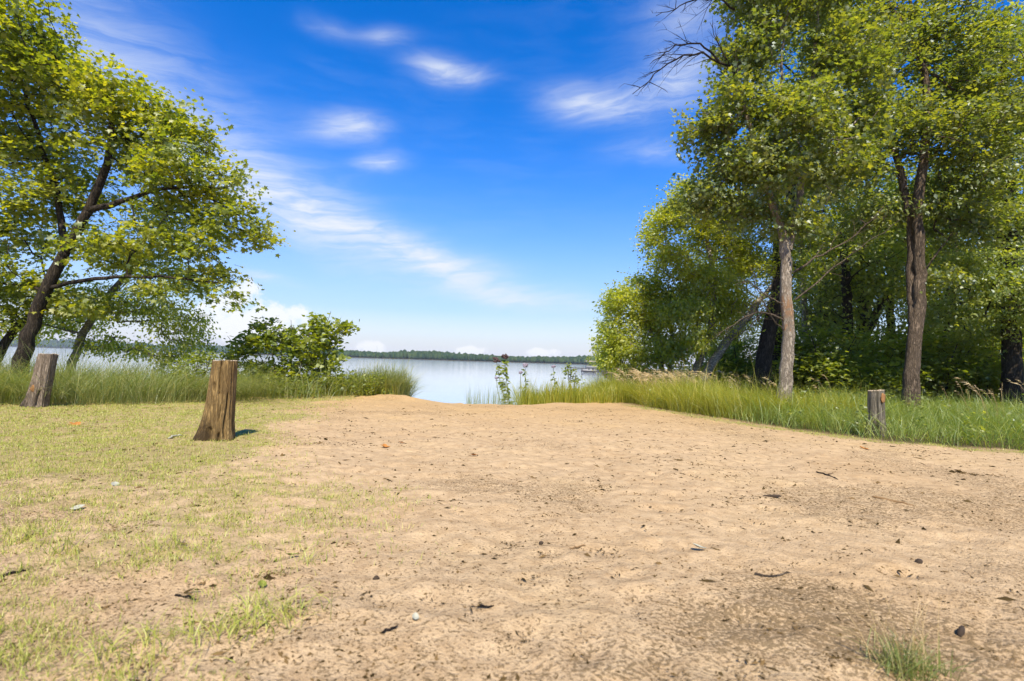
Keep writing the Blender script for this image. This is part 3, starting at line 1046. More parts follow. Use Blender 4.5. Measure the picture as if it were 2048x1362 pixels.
    bl = blobs_px([(1720, 480, 0, 2.2, 1.8, 1.3), (1800, 440, .5, 2.2, 1.8, 1.3), (1760, 560, 0, 2.0, 1.6, .9), (1690, 560, .5, 1.6, 1.5, .9), (1850, 520, 0, 2.0, 1.6, 1.0)], 27)
    tree('oak_tree', 'dark trunk forked low in a V, far back in the wood', 'tree', b, [(tp, [.42, .36, .3, .2, .1]), (tq, [.25, .22, .16, .08])], bl, 480, 22, 'oval', .17,
         M['deep'], M['bark_dark'], 40, .5, .45, k0=.3)

    # --- deeper wood: three kinds, copied
    protos = []
    for k, (hh, lm, sd) in enumerate(((13, 'deep', 51), (15, 'oak', 52), (11, 'deep', 53))):
        rgk = np.random.default_rng(sd)
        tp = [np.array([0, 0, -.1]), np.array([.2, .1, hh * .3]), np.array([.1, .3, hh * .6]), np.array([.3, 0, hh * .92])]
        bl = []
        for i in range(11):
            z = hh * (.22 + .72 * i / 10)
            w = 2.6 * math.sin(math.pi * (.18 + .72 * i / 10)) + .5
            a = rgk.uniform(0, 6.28)
            bl.append((math.cos(a) * w * .55, math.sin(a) * w * .55, z, w * .8, w * .8, hh * .09))
        protos.append(tree('wood_tree', 'x', 'tree', (0, 0, 0), [(tp, [.26, .22, .15, .05])], bl, 520, 22, 'oval', .18, M[lm], M['bark_dark'], sd, .5, .5,
                           'trees deeper in the wood', k0=.2))
    spots = [(1690, 24, 0, 'leafy tree in the wood between the pale flaking trunk and the twin-stemmed one'), (1790, 30, 1, 'tall leafy tree far back right behind the V-forked trunk'),
             (1900, 23, 2, 'short leafy tree in shade just past the twin-stemmed oak'), (1980, 27, 0, 'leafy tree behind the thick shaded oak, towards the water side'),
             (2090, 24, 1, 'tall leafy tree at the edge of view behind the thick shaded oak'), (1560, 31, 1, 'tall leafy tree far behind the two dark trunks'),
             (1470, 34, 2, 'short sunlit tree seen beyond the half-fallen birch'), (1640, 38, 0, 'hazy leafy tree at the back of the gap beside the pale trunk'),
             (1860, 36, 1, 'tall leafy tree in the darkest back row of the wood'), (2040, 38, 2, 'short tree in the back row near the edge of view'),
             (1730, 42, 1, 'rearmost tall tree above the low shrubs'), (1420, 40, 0, 'far leafy tree behind the taller pale birch')]
    used = set()
    for i, (px, Y, k, lab) in enumerate(spots):
        o = protos[k] if k not in used else copy_tree(protos[k])
        used.add(k)
        p = foot(px, Y)
        o.location = p
        s = (1.0, .95, 1.1, 1.05, 1.0, 1.15, .8, 1.0, 1.1, 1.2, 1.2, .9)[i]
        o.scale = (s, s, s)
        o.rotation_euler = (0, 0, 1.7 * i)
        o['label'] = lab
    # --- far trees by the docks
    far = None
    for i, (px, Y, s, lab) in enumerate(((1196, 128, .52, 'rounded shore tree right behind the distant docks'), (1212, 135, .62, 'larger shore tree beyond the docks, partly hidden by the low birch'),
                                         (1180, 160, .34, 'smallest shore tree at the tip beyond the docks'))):
        o = copy_tree(protos[(0, 2, 0)[i]])
        o.name = 'shore_tree'
        o.location = foot(px, Y)
        o.location.z = -.3
        o.scale = (s * 1.3, s * 1.3, s)
        o.rotation_euler = (0, 0, i * 2.0)
        tag(o, lab, 'tree', 'trees by the docks')


build_trees()


# ------------------------------------------------------------------ shrubs
def shrub(name, label, px, Y, blobs, stems, n, per, leaf, ls, m, seed, spread=.2, droop=.2, group=None, cat='shrub', bm=None):
    rg = np.random.default_rng(seed)
    b = foot(px, Y, -.04)
    tr = []
    for (qx, qy) in stems:
        e = at(qx, qy, Y)
        o = np.array([b[0] + (e[0] - b[0]) * .25, Y + rg.uniform(-.2, .2), b[2]])
        mid = (o * .55 + e * .45) + rg.normal(0, .06, 3)
        tr.append(([o, mid, e], [.022, .016, .007]))
    return tree(name, label, cat, b, tr, blobs, n, per, leaf, ls, m, bm or M['bark_mid'], seed, spread, .8, group, droop, .15, .7, .004)


def build_shrubs():
    bl = blobs_px([(500, 690, 0, .6, .6, .35), (470, 720, 0, .4, .5, .35), (560, 680, 0, .7, .7, .5), (620, 690, 0, .7, .7, .55), (660, 665, 0, .5, .5, .4), (590, 740, 0, .9, .6, .4),
                   (520, 745, 0, .7, .6, .35), (655, 725, 0, .45, .5, .4), (640, 645, 0, .35, .3, .2), (700, 655, 0, .3, .3, .15), (530, 650, 0, .4, .3, .25), (590, 775, 0, 1.0, .6, .3), (480, 770, 0, .6, .5, .3), (670, 765, 0, .5, .5, .3)], 15.3)
    st = [(525, 632), (503, 660), (560, 640), (582, 640), (625, 630), (662, 622), (648, 640), (700, 652), (680, 680), (470, 690), (455, 672), (600, 660), (540, 690), (640, 690)]
    shrub('leafy_bush', 'big broad-leaved bush at the water edge behind the tallest stump', 585, 15.3, bl, st, 520, 11, 'heart', .125, M['shrub'], 61, .15)
    bl = blobs_px([(385, 735, 0, .5, .5, .3), (415, 715, 0, .3, .3, .2), (360, 760, 0, .5, .5, .2)], 13.6)
    shrub('sapling', 'small bright green sapling in the grass under the birch, by the tallest stump', 390, 13.6, bl, [(400, 700), (425, 705), (370, 725), (350, 745)], 110, 9, 'oval', .10, M['shrub'], 62, .13)
    # shrub layer in the wood: one kind with copies
    rg = np.random.default_rng(63)
    bl = []
    for i in range(9):
        a, q = rg.uniform(0, 6.28), rg.uniform(.1, .9)
        bl.append((math.cos(a) * q, math.sin(a) * q, rg.uniform(.5, 1.7), .7, .7, .45))
    tr = [([np.array([0.05 * i, .04 * i, -.05]), np.array([.3 * math.cos(i * 1.3), .3 * math.sin(i * 1.3), .8]), np.array([.7 * math.cos(i * 1.3), .7 * math.sin(i * 1.3), 1.7])], [.03, .02, .008]) for i in range(5)]
    pr = tree('wood_shrub', 'x', 'shrub', (0, 0, 0), tr, bl, 300, 26, 'oval', .11, M['shrub'], M['bark_dark'], 64, .28, .7, 'shrubs under the trees', k0=.1, r0=.004)
    spots = [(1600, 21, 'shrub low in the gap right beside the pale flaking trunk'), (1655, 20, 'rounded shrub under the slender grey-stemmed tree'), (1700, 22.5, 'shrub at the foot of the V-forked trunk'),
             (1750, 20.5, 'dense shrub straight behind the small grey stump'), (1795, 22, 'shrub tucked against the twin-stemmed oak, on its water side'), (1870, 20, 'shrub just past the twin-stemmed oak'),
             (1915, 22, 'dark shrub midway between the twin-stemmed and the thick oak'), (1965, 20.5, 'shaded shrub against the thick dark oak'), (2060, 20, 'shrub at the edge of view past the thick oak'),
             (1480, 24, 'shrub behind the half-fallen birch trunk'), (1440, 27, 'small sunlit shrub in the clearing under the leaning birches'), (1820, 25, 'rear shrub seen past the twin stems')]
    for i, (px, Y, lab) in enumerate(spots):
        o = pr if i == 0 else copy_tree(pr)
        o.location = foot(px, Y, -.02)
        s = 1.35 + .4 * ((i * 37 % 10) / 10 - .4)
        o.scale = (s * 1.15, s * 1.15, s)
        o.rotation_euler = (0, 0, i * 2.4)
        o['label'] = lab


build_shrubs()


# ------------------------------------------------------------------ grasses
def blades(B, h, lean, width, segs, rg, curve=1.6, up=1.0):
    """B (n,3) roots, h (n) lengths, lean (n,2) horizontal reach as a share of length"""
    n = len(B)
    t = np.linspace(0, 1, segs + 1)
    lm = np.linalg.norm(lean, axis=1)
    a = rg.uniform(0, np.pi, n)
    side = np.stack([np.cos(a), np.sin(a), np.zeros(n)], 1)
    V = np.empty((n, 2 * segs + 1, 3))
    for s in range(segs + 1):
        q = t[s]
        rise = h * (q - .5 * np.clip(lm, 0, 1.4) * q ** (curve + .8)) * up
        c = B + np.stack([lean[:, 0] * h * q ** curve, lean[:, 1] * h * q ** curve, rise], 1)
        w = width * (1 - .55 * q) * .5
        if s < segs:
            V[:, 2 * s] = c - side * w[:, None]
            V[:, 2 * s + 1] = c + side * w[:, None]
        else:
            V[:, 2 * segs] = c
    o = (np.arange(n) * (2 * segs + 1))[:, None]
    Q = [np.concatenate([o + 2 * s, o + 2 * s + 1, o + 2 * s + 3, o + 2 * s + 2], 1) for s in range(segs - 1)]
    T = np.concatenate([o + 2 * segs - 2, o + 2 * segs - 1, o + 2 * segs], 1)
    return V.reshape(-1, 3), (np.concatenate(Q) if Q else None), T


def on_ground(x, y, dz=-.01):
    return np.stack([x, y, H(x, y) + dz], 1)


def build_grass():
    rg = np.random.default_rng(71)
    # short lawn
    n = 720000
    u = rg.random(n)
    y = 1.5 * (15.0 / 1.5) ** (u ** .85)
    x = rg.uniform(-1, 1, n) * (1.3 + y * 1.12)
    d = turf_density(x, y)
    tuft = sstep(.35, .62, fbm(x, y, 5.5, 2))
    keep = rg.random(n) < d * (.25 + .75 * tuft) * np.interp(y, [1.5, 4, 8, 15], [.55, .75, 1, 1])
    x, y = x[keep], y[keep]
    n = len(x)
    h = rg.uniform(.022, .06, n) * (1 + .5 * (rg.random(n) < .1)) * np.interp(y, [1.5, 5], [1.15, 1])
    G = Geo()
    G.add(*blades(on_ground(x, y, -.004), h, rg.normal(0, .45, (n, 2)), np.interp(y, [1.5, 6, 14], [.0035, .005, .009]), 2, rg))
    # sprigs of taller grass in the bare foreground
    cl = [(gnd(px, py)) for px, py in ((480, 1260), (520, 1230), (560, 1250), (420, 1290), (350, 1290), (250, 1300), (500, 1290), (590, 1240), (330, 1100), (120, 1110), (60, 1080), (620, 1130), (180, 1330))]
    for cx, cy in cl:
        k = rg.integers(18, 44)
        bx, by = cx + rg.normal(0, .06, k), cy + rg.normal(0, .05, k)
        G.add(*blades(on_ground(bx, by), rg.uniform(.07, .2, k), rg.normal(0, .6, (k, 2)), np.full(k, .005), 4, rg))
    print('lawn blades', n)
    tag(link('lawn_grass', G.mesh('lawn_grass', False), M['lawn']), 'thin sunlit yellow-green turf spreading over the sand', 'grass', kind='stuff')

    def patch(name, label, sampler, n, hr, lean_mu, lean_sd, w, m, segs=4, clump=None):
        x, y = sampler(n)
        k = len(x)
        lean = rg.normal(0, lean_sd, (k, 2)) + lean_mu
        if clump:
            cx = fbm(x, y, clump, 2) - .5
            cy = fbm(x + 31, y + 7, clump, 2) - .5
            lean += np.stack([cx, cy], 1) * 2.2
        hh = rg.uniform(*hr, k) * (np.interp(x, [1.8, 2.6, 3.4], [1, .7, .8]) if name == 'shore_reeds' else 1) * (.35 + 1.3 * fbm(x, y, .8, 2)) * np.where(rg.random(k) < .12, 1.25, 1)
        V, Q, T = blades(on_ground(x, y, -.02), hh, lean, np.full(k, w) * rg.uniform(.6, 1.2, k), segs, rg)
        tag(link(name, make_mesh(name, V, [Q, T]), M[m]), label, 'grass', kind='stuff')

    def box(x0, x1, y0, y1, cond):
        def f(n):
            x, y = rg.uniform(x0, x1, n), rg.uniform(y0, y1, n)
            k = cond(x, y)
            return x[k], y[k]
        return f
    # soft long grass behind the leaning stump
    patch('bank_grass', 'long soft arching grass between the leaning stump and the water', box(-17, -4.6, 10.2, 17, lambda x, y: (y > np.interp(x, [-17, -9.5, -7.6, -6.5, -4.6], [9.5, 10.7, 11.6, 13.4, 14.6]) + .5 * (fbm(x, y, .8, 2) - .5)) & (shore_s(x, y) > .2)
          & (rg.random(len(x)) < np.interp(x, [-8, -6.5], [1, .45]))),
          31000, (.6, 1.2), (.5, -.15), .5, .010, 'bank', 4, .7)
    # weeds and grass round the big bush
    patch('bush_grass', 'tall weedy grass growing round the foot of the big bush', box(-8, -3.3, 14.0, 16.8, lambda x, y: (y > np.interp(x, [-8, -6.5, -5, -3.3], [14.0, 14.3, 14.6, 15.6]) + .4 * fbm(x, y, 1.5, 2) - .2) & (shore_s(x, y) > .4)),
          3600, (.3, .7), (0, 0), .3, .012, 'reed', 4)
    # dark sedge clump beside it
    patch('sedge', 'dark green sedge clump overhanging the water beside the big bush', box(-5.0, -3.1, 15.7, 17.0, lambda x, y: (((x + 4.1) / .95) ** 2 + ((y - 16.2) / .6) ** 2 < 1)),
          5200, (.75, 1.1), (.15, 0), .38, .012, 'bank', 5)
    # bright reeds at the water's edge
    patch('shore_reeds', 'bright yellow-green reeds standing along the sand edge by the water', box(-.2, 4.2, 16.2, 20.5, lambda x, y: (y > np.interp(x, [-.2, .3, 1.2, 3.2, 4.2], [17.2, 16.9, 16.6, 16.2, 15.6])) & (x > .25 - .2 * (y - 17) * 0) & (shore_s(x, y) > -1.4)),
          9500, (.6, 1.15), (.03, 0), .24, .015, 'reed', 4)
    patch('thin_rushes', 'sparse thin rushes at the water edge next to the tall flowering stems', box(-1.4, .3, 16.0, 17.0, lambda x, y: shore_s(x, y) > -.6),
          420, (.35, .8), (0, 0), .1, .008, 'bank', 3)
    # feathery grass at the corner of the sand and through the wood
    patch('corner_grass', 'feathery pale green grass heaped at the corner of the sand and the wood', box(2.9, 8.5, 12.2, 20, lambda x, y: (x > right_edge(y) + .12 + .25 * fbm(x, y, 2, 2)) & (shore_s(x, y) > .3)),
          30000, (.55, 1.1), (-.2, -.25), .55, .0095, 'reed', 4, .9)
    patch('wood_grass', 'lush green grass under the trees behind the small stump', box(4.6, 24, 7, 22, lambda x, y: (x > right_edge(y) + .15 + .25 * fbm(x, y, 2, 2)) & (y < 7.4 + x * .95) & (x < 3 + 1.12 * y) & (y > 2.2 + .6 * x)),
          62000, (.3, .85), (-.1, -.25), .62, .010, 'under', 3, .9)
    # broad-leaved weeds mixed through the banks
    def weeds(name, label, sampler, n, hr, size, m):
        x, y = sampler(n)
        bs = []
        for i in range(len(x)):
            h = rg.uniform(*hr)
            k = int(6 + h * 14)
            t = rg.random(k)
            b = np.array([x[i], y[i], float(H(x[i], y[i]))])
            ln = rg.normal(0, .18, 2) * h
            bs.append(b + np.stack([ln[0] * t + rg.normal(0, .02, k), ln[1] * t + rg.normal(0, .02, k), h * (.15 + .85 * t)], 1))
        tag(link(name, leaves_mesh(name, np.concatenate(bs), size, 'oval', rg, None, -.1, .5), M[m]), label, 'weeds', kind='stuff')
    weeds('bank_weeds', 'broad-leaved weeds mixed in the grass round the big bush', box(-8.5, -3.6, 13.6, 16.6, lambda x, y: (y > np.interp(x, [-8.5, -6.5, -5, -3.6], [13.4, 14.1, 14.5, 15.4])) & (shore_s(x, y) > .5)), 420, (.25, .85), .10, 'shrub')
    weeds('wood_weeds', 'broad-leaved weeds scattered through the grass under the trees', box(4, 20, 8.5, 20, lambda x, y: (x > right_edge(y) + .3) & (x < 2 + 1.1 * y) & (fbm(x, y, .7, 2) > .5)), 900, (.2, .7), .085, 'deep')
    # seed heads
    G = Geo()
    for (x0, x1, y0, y1, k) in ((3.8, 6.2, 15.0, 18.2, 220), (4.5, 9, 13.5, 17.5, 60), (12, 16, 13, 15, 30)):
        x, y = rg.uniform(x0, x1, k), rg.uniform(y0, y1, k)
        ok = x > right_edge(y) + .5
        x, y = x[ok], y[ok]
        for i in range(len(x)):
            b = np.array([x[i], y[i], float(H(x[i], y[i]))])
            h = rg.uniform(.8, 1.25)
            ln = np.array([-.35 + rg.normal(0, .15), rg.normal(0, .15), 0]) * h
            G.tube([b, b + [0, 0, h * .5] + ln * .3, b + [0, 0, h * .85] + ln * .8], [.003, .003, .002], 3)
            tp = b + [0, 0, h * .8] + ln * .72
            for q in range(7):
                e = tp + ln * .06 * q + [0, 0, .018 * q] + rg.normal(0, .012, 3)
                f = e + ln * .22 + rg.normal(0, .03, 3) + [0, 0, .02]
                s = rg.normal(0, .008, 3)
                G.add([e, f, e + s + [0, 0, .012]], None, [(0, 1, 2)])
    tag(link('seed_heads', G.mesh('seed_heads', False), M['panicle']), 'tan feathery seed heads nodding above the grass by the wood', 'grass', kind='stuff')


build_grass()


# ------------------------------------------------------------------ stumps
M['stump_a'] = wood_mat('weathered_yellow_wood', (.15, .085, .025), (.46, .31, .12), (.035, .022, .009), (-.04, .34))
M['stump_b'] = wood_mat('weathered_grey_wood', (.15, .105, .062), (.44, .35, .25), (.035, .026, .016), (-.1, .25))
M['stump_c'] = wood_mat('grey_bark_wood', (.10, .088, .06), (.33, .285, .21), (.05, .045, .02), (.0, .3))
M['endgrain'] = plain('end_grain', (.42, .33, .22), .9, .3, 40)
M['crack'] = plain('crack_dark', (.02, .013, .008), 1, .2)
M['orange_wood'] = plain('rotten_orange_wood', (.26, .13, .045), .9, .4, 14)


def stump(label, px, Y, h, r0, r1, lean, m, seed, flare=.10, crack=None, extra=None):
    rg = np.random.default_rng(seed)
    b = foot(px, Y, 0)
    e = empty('stump', b)
    tag(e, label, 'stump', 'cut log stumps round the sand')
    K, L = 144, 70
    a = np.linspace(0, 2 * np.pi, K, endpoint=False)
    t = np.linspace(-.08, 1, L)
    A, T = np.meshgrid(a, t)
    ca, sa = np.cos(A) * 2 + 10, np.sin(A) * 2 + 10
    ridge = (fbm(ca * 2.2 + 3 * seed, sa * 2.2 + T * .35, 1.0, 3) - .5) * .20 + (fbm(ca * 6, sa * 6 + T * .8, 1.0, 2) - .5) * .05 + (fbm(ca * 2, sa * 2 + T * 5, 1.0, 3) - .5) * .06
    rad = (r0 + (r1 - r0) * np.clip(T, 0, 1)) * (1 + ridge)
    roots = flare * np.exp(-np.clip(T, 0, 1) * 5.5) * (.45 + .9 * np.clip(np.cos(A * 1 - 3.3), 0, 1) + .5 * np.clip(np.cos(3 * A + seed), 0, 1))
    rad = rad + roots
    if crack:
        for (ang, w, dp, t0, t1) in crack:
            da = (A - ang + .06 * np.sin(T * 9) + np.pi) % (2 * np.pi) - np.pi
            rad -= dp * np.exp(-(da / w) ** 2) * sstep(t0, t0 + .06, T) * sstep(t1, t1 - .06, T)
    X = rad * np.cos(A) + lean[0] * T * h
    Yy = rad * np.sin(A) + lean[1] * T * h
    Z = T * h + (T > .98) * (.012 * np.cos(A + .6) + .006 * rg.normal(0, 1, A.shape))
    V = np.stack([X.ravel(), Yy.ravel(), Z.ravel()], 1)
    i = np.arange(K)
    Q = np.concatenate([np.stack([r * K + i, r * K + (i + 1) % K, (r + 1) * K + (i + 1) % K, (r + 1) * K + i], 1) for r in range(L - 1)])
    link('body', make_mesh('body', V, [Q], True), m, e)
    # sawn top, slightly dished, with growth rings as relief
    top = V[-K:]
    c = top.mean(0)
    rings = []
    for j, f in enumerate(np.linspace(1.0, .06, 14)):
        q = c + (top - c) * f * (.985 if j == 0 else 1)
        q[:, 2] += .002 + (.0035 if j % 2 else 0) - .006 * (1 - f)
        rings.append(q)
    TV = np.concatenate(rings + [c[None]])
    Q = np.concatenate([np.stack([r * K + i, r * K + (i + 1) % K, (r + 1) * K + (i + 1) % K, (r + 1) * K + i], 1) for r in range(13)])
    Tt = np.stack([13 * K + i, 13 * K + (i + 1) % K, np.full(K, 14 * K)], 1)
    link('cut_top', make_mesh('cut_top', TV, [Q, Tt], False), M['endgrain'], e)
    if extra:
        extra(e, V.reshape(L, K, 3), rg)
    return e


def knot(ti, ai, r, m, nm='knot'):
    def f(e, V, rg):
        c = V[int(ti * 69), int(ai / (2 * math.pi) * 144) % 144]
        o = c * [1, 1, 0]
        o = o / (np.linalg.norm(o) + 1e-6)
        G = Geo()
        u = np.array([-o[1], o[0], 0])
        Vb, Tb = blob_template(3, 12, 7)
        Vb = Vb * (1 + rg.normal(0, .06, (len(Vb), 1)))
        G.add(c + Vb[:, 0:1] * u * r + Vb[:, 2:3] * np.array([0, 0, 1.6 * r]) + Vb[:, 1:2] * o * .010 - o * .004, None, Tb)
        link(nm, G.mesh(nm), m, e)
    return f


def build_stumps():
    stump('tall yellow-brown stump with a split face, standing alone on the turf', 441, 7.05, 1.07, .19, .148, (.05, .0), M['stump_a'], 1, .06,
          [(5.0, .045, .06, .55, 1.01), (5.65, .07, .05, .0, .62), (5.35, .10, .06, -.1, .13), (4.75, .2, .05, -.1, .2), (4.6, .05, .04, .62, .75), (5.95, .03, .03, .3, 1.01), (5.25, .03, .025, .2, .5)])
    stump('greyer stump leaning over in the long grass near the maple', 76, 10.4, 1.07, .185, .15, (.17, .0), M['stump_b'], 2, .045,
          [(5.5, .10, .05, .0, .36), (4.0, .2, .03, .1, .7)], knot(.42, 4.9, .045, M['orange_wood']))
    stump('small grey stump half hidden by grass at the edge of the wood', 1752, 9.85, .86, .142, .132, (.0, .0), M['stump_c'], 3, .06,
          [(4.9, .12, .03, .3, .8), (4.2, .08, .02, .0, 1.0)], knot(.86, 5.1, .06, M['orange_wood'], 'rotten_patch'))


build_stumps()


# ------------------------------------------------------------------ flowering stems by the water
M['flower'] = plain('dusky_flower', (.075, .045, .042), .9, .4, 60)
M['flower_pale'] = plain('lilac_flower', (.27, .23, .27), .9, .3, 60)
M['stem'] = plain('green_stem', (.14, .16, .05), .7, .3)


def flower_plant(label, base_px, Y, tip_px, leafn, ls, fm, seed, head=.06):
    head *= 1.4
    rg = np.random.default_rng(seed)
    b = foot(base_px, Y, -.03)
    tip = at(tip_px[0], tip_px[1], Y)
    e = empty('flowering_plant', b)
    tag(e, label, 'plant', 'tall flowering stems by the water')
    L = tip - b
    P = np.array([L * t + np.array([-.05 * math.sin(3 * t), 0, 0]) for t in np.linspace(0, 1, 9)])
    G = Geo()
    G.tube(P, np.linspace(.013, .007, 9), 5)
    link('stem', G.mesh('stem'), M['stem'], e)
    bs = []
    for k in range(leafn):
        t = .12 + .82 * k / leafn
        p = np.array([np.interp(t, np.linspace(0, 1, 9), P[:, i]) for i in range(3)])
        bs += [p, p, p]
    lm = leaves_mesh('foliage', np.array(bs), ls, 'oval', rg, None, .25, .35)
    link('foliage', lm, M['shrub'], e)
    G = Geo()
    for k in range(26):
        a, f = rg.uniform(0, 6.28), rg.random()
        p = P[-1] + np.array([math.cos(a) * head * f, math.sin(a) * head * f, head * rg.uniform(-.5, .6)])
        V, T = blob_template(k % 4, 5, 3)
        G.add(V * head * .42 + p, None, T)
    link('flower_head', G.mesh('flower_head'), fm, e)


flower_plant('tall leafy stem with dark flower head, leaning to the open water', 1022, 17.0, (993, 720), 30, .19, M['flower'], 81, .075)
flower_plant('tallest leafy stem with dark flower head, upright beside its leaning twin', 1027, 17.1, (1010, 713), 34, .19, M['flower'], 82, .075)
flower_plant('leafy stem with two-tone lilac head at the start of the reeds', 1062, 17.6, (1051, 731), 18, .15, M['flower_pale'], 83, .06)
flower_plant('thin stem with small lilac head, low between the tall stems and the reeds', 1049, 17.5, (1042, 745), 6, .09, M['flower_pale'], 84, .04)
flower_plant('slender lilac-topped stem rising from the middle of the reeds', 1122, 18.4, (1107, 733), 14, .14, M['flower_pale'], 85, .05)
flower_plant('short stem with faint lilac head out on the water side of the tall ones', 1012, 16.8, (993, 756), 5, .08, M['flower_pale'], 86, .035)
shrub('reed_sapling', 'young yellow-green sapling poking out of the reeds near the docks', 1146, 18.8, blobs_px([(1140, 745, 0, .22, .2, .2), (1150, 760, 0, .25, .2, .2), (1136, 735, 0, .12, .1, .15)], 18.8),
      [(1134, 728), (1142, 735), (1152, 745)], 40, 8, 'oval', .09, M['shrub'], 87, .08)


# ------------------------------------------------------------------ docks and boat
M['dock'] = plain('dock_planks', (.22, .19, .16), .85, .25, 4)
M['canvas'] = plain('tan_canvas', (.36, .31, .22), .9, .12, 3)
M['hull'] = plain('pale_hull', (.22, .22, .22), .5, .1, 3)
M['dark'] = plain('dark_parts', (.05, .045, .05), .6, .2, 5)


def dock(label, x0, x1, y, w, seed):
    e = empty('dock', (x0, y, WATER_Z))
    tag(e, label, 'dock', 'docks on the far bank')
    L = x1 - x0
    G = Geo()
    n = int(L / .3)
    for i in range(n):
        G.box((i * .3, 0, .38), (i * .3 + .28, w, .43))
    link('deck', G.mesh('deck', False), M['dock'], e)
    G = Geo()
    G.box((0, .05, .22), (L, .12, .379))
    G.box((0, w - .12, .22), (L, w - .05, .379))
    link('frame', G.mesh('frame', False), M['dark'], e)
    k = 0
    while k * 2.2 < L:
        for yy in (-.04, w + .04):
            G = Geo()
            G.tube([(k * 2.2 + .1, yy, -1.2), (k * 2.2 + .1, yy, .8)], .05, 7)
            link('post', G.mesh('post'), M['dark'], e)
        k += 1


def build_docks():
    a = at(1164, 745, 92)
    dock('nearer low dock reaching out from under the low birch', a[0], a[0] + 7.5, 92, 1.6, 1)
    a2 = at(1136, 733, 150)
    dock('farther thin dock on the bank behind the covered boat', a2[0], a2[0] + 13, 150, 1.8, 2)
    # covered boat on a lift
    p = at(1171, 735, 140)
    e = empty('pontoon_boat', (p[0], 140, WATER_Z))
    tag(e, 'canopied pale boat moored at the far dock', 'boat')
    G = Geo()
    for yy in (.3, 2.0):
        G.tube([(-.1, yy, .15), (.5, yy, .1), (5.2, yy, .1), (5.8, yy, .18)], [.05, .3, .3, .12], 10)
    link('pontoon', G.mesh('pontoon'), M['hull'], e)
    G = Geo()
    G.box((.2, 0, .42), (5.7, 2.4, .5))
    for (lo, hi) in (((.3, .02, .5), (5.6, .07, 1.1)), ((.3, 2.33, .5), (5.6, 2.38, 1.1)), ((.3, .08, .5), (.35, 2.32, 1.1)), ((5.55, .08, .5), (5.6, 2.32, 1.1))):
        G.box(lo, hi)
    link('deck_rail', G.mesh('deck_rail', False), M['hull'], e)
    G = Geo()
    n = 10
    V, Q = [], []
    for i in range(n + 1):
        yy = -.1 + 2.6 * i / n
        z = 2.35 + .22 * math.sin(math.pi * i / n)
        V += [(.2, yy, z), (5.0, yy, z), (.2, yy, z - .16), (5.0, yy, z - .16)]
    for i in range(n):
        o = i * 4
        Q += [(o, o + 1, o + 5, o + 4), (o + 2, o + 6, o + 7, o + 3), (o, o + 4, o + 6, o + 2), (o + 1, o + 3, o + 7, o + 5)]
    Q += [(0, 2, 3, 1), (n * 4, n * 4 + 1, n * 4 + 3, n * 4 + 2)]
    G.add(V, Q)
    can = link('canopy', G.mesh('canopy', False), M['canvas'], e)
    for (xx, yy) in ((.4, .1), (4.8, .1), (.4, 2.3), (4.8, 2.3)):
        G = Geo()
        G.tube([(xx, yy, .45), (xx, yy, 2.3)], .035, 6)
        link('canopy_post', G.mesh('canopy_post'), M['dark'], can)
    # small runabout with dark seats by the nearer dock
    p = at(1172, 741, 96)
    e = empty('rowing_boat', (p[0], 95.2, WATER_Z))
    tag(e, 'small boat with dark seats tied at the nearer dock', 'boat')
    G = Geo()
    V, Q = [], []
    for i, (xx, w, zb, zt) in enumerate(((-.9, .1, .25, .75), (-.5, .45, .02, .62), (.2, .6, -.05, .55), (1.2, .6, -.05, .52), (1.7, .52, -.02, .54))):
        V += [(xx, -w, zt), (xx, -w * .6, zb), (xx, w * .6, zb), (xx, w, zt), (xx, w * .85, zt), (xx, w * .5, zb + .06), (xx, -w * .5, zb + .06), (xx, -w * .85, zt)]
    for i in range(4):
        for j in range(8):
            Q.append((i * 8 + j, i * 8 + (j + 1) % 8, (i + 1) * 8 + (j + 1) % 8, (i + 1) * 8 + j))
    Q += [tuple(range(4)), (4, 5, 6, 7)][:0]
    G.add(V, Q)
    G.box((1.68, -.5, .05), (1.72, .5, .54))
    link('hull', G.mesh('hull'), M['hull'], e)
    for xx in (.0, .75):
        G = Geo()
        G.box((xx, -.42, .4), (xx + .45, .42, .5))
        G.box((xx + .38, -.42, .5), (xx + .46, .42, .98))
        link('seat', G.mesh('seat', False), M['dark'], e)


build_docks()


# ------------------------------------------------------------------ things lying on the sand
M['bark_bit'] = plain('bark_scrap', (.045, .03, .018), .9, .4, 20)
M['twig_brown'] = plain('dry_twig', (.20, .12, .05), .9, .4, 20)
M['leaf_pale'] = plain('pale_dead_leaf', (.36, .35, .26), .8, .2, 30)
M['leaf_orange'] = plain('rusty_dead_leaf', (.36, .15, .03), .8, .35, 20)
M['leaf_green'] = plain('fallen_green_leaf', (.16, .18, .02), .6, .3, 20)
M['crumb'] = leaf_mat('crumb', (.03, .02, .008), (.075, .05, .02), (.16, .10, .04), .0, gloss=.0)
M['stone'] = plain('pale_stone', (.42, .37, .33), .9, .2, 20)


def gz(x, y):
    return float(H(x, y))


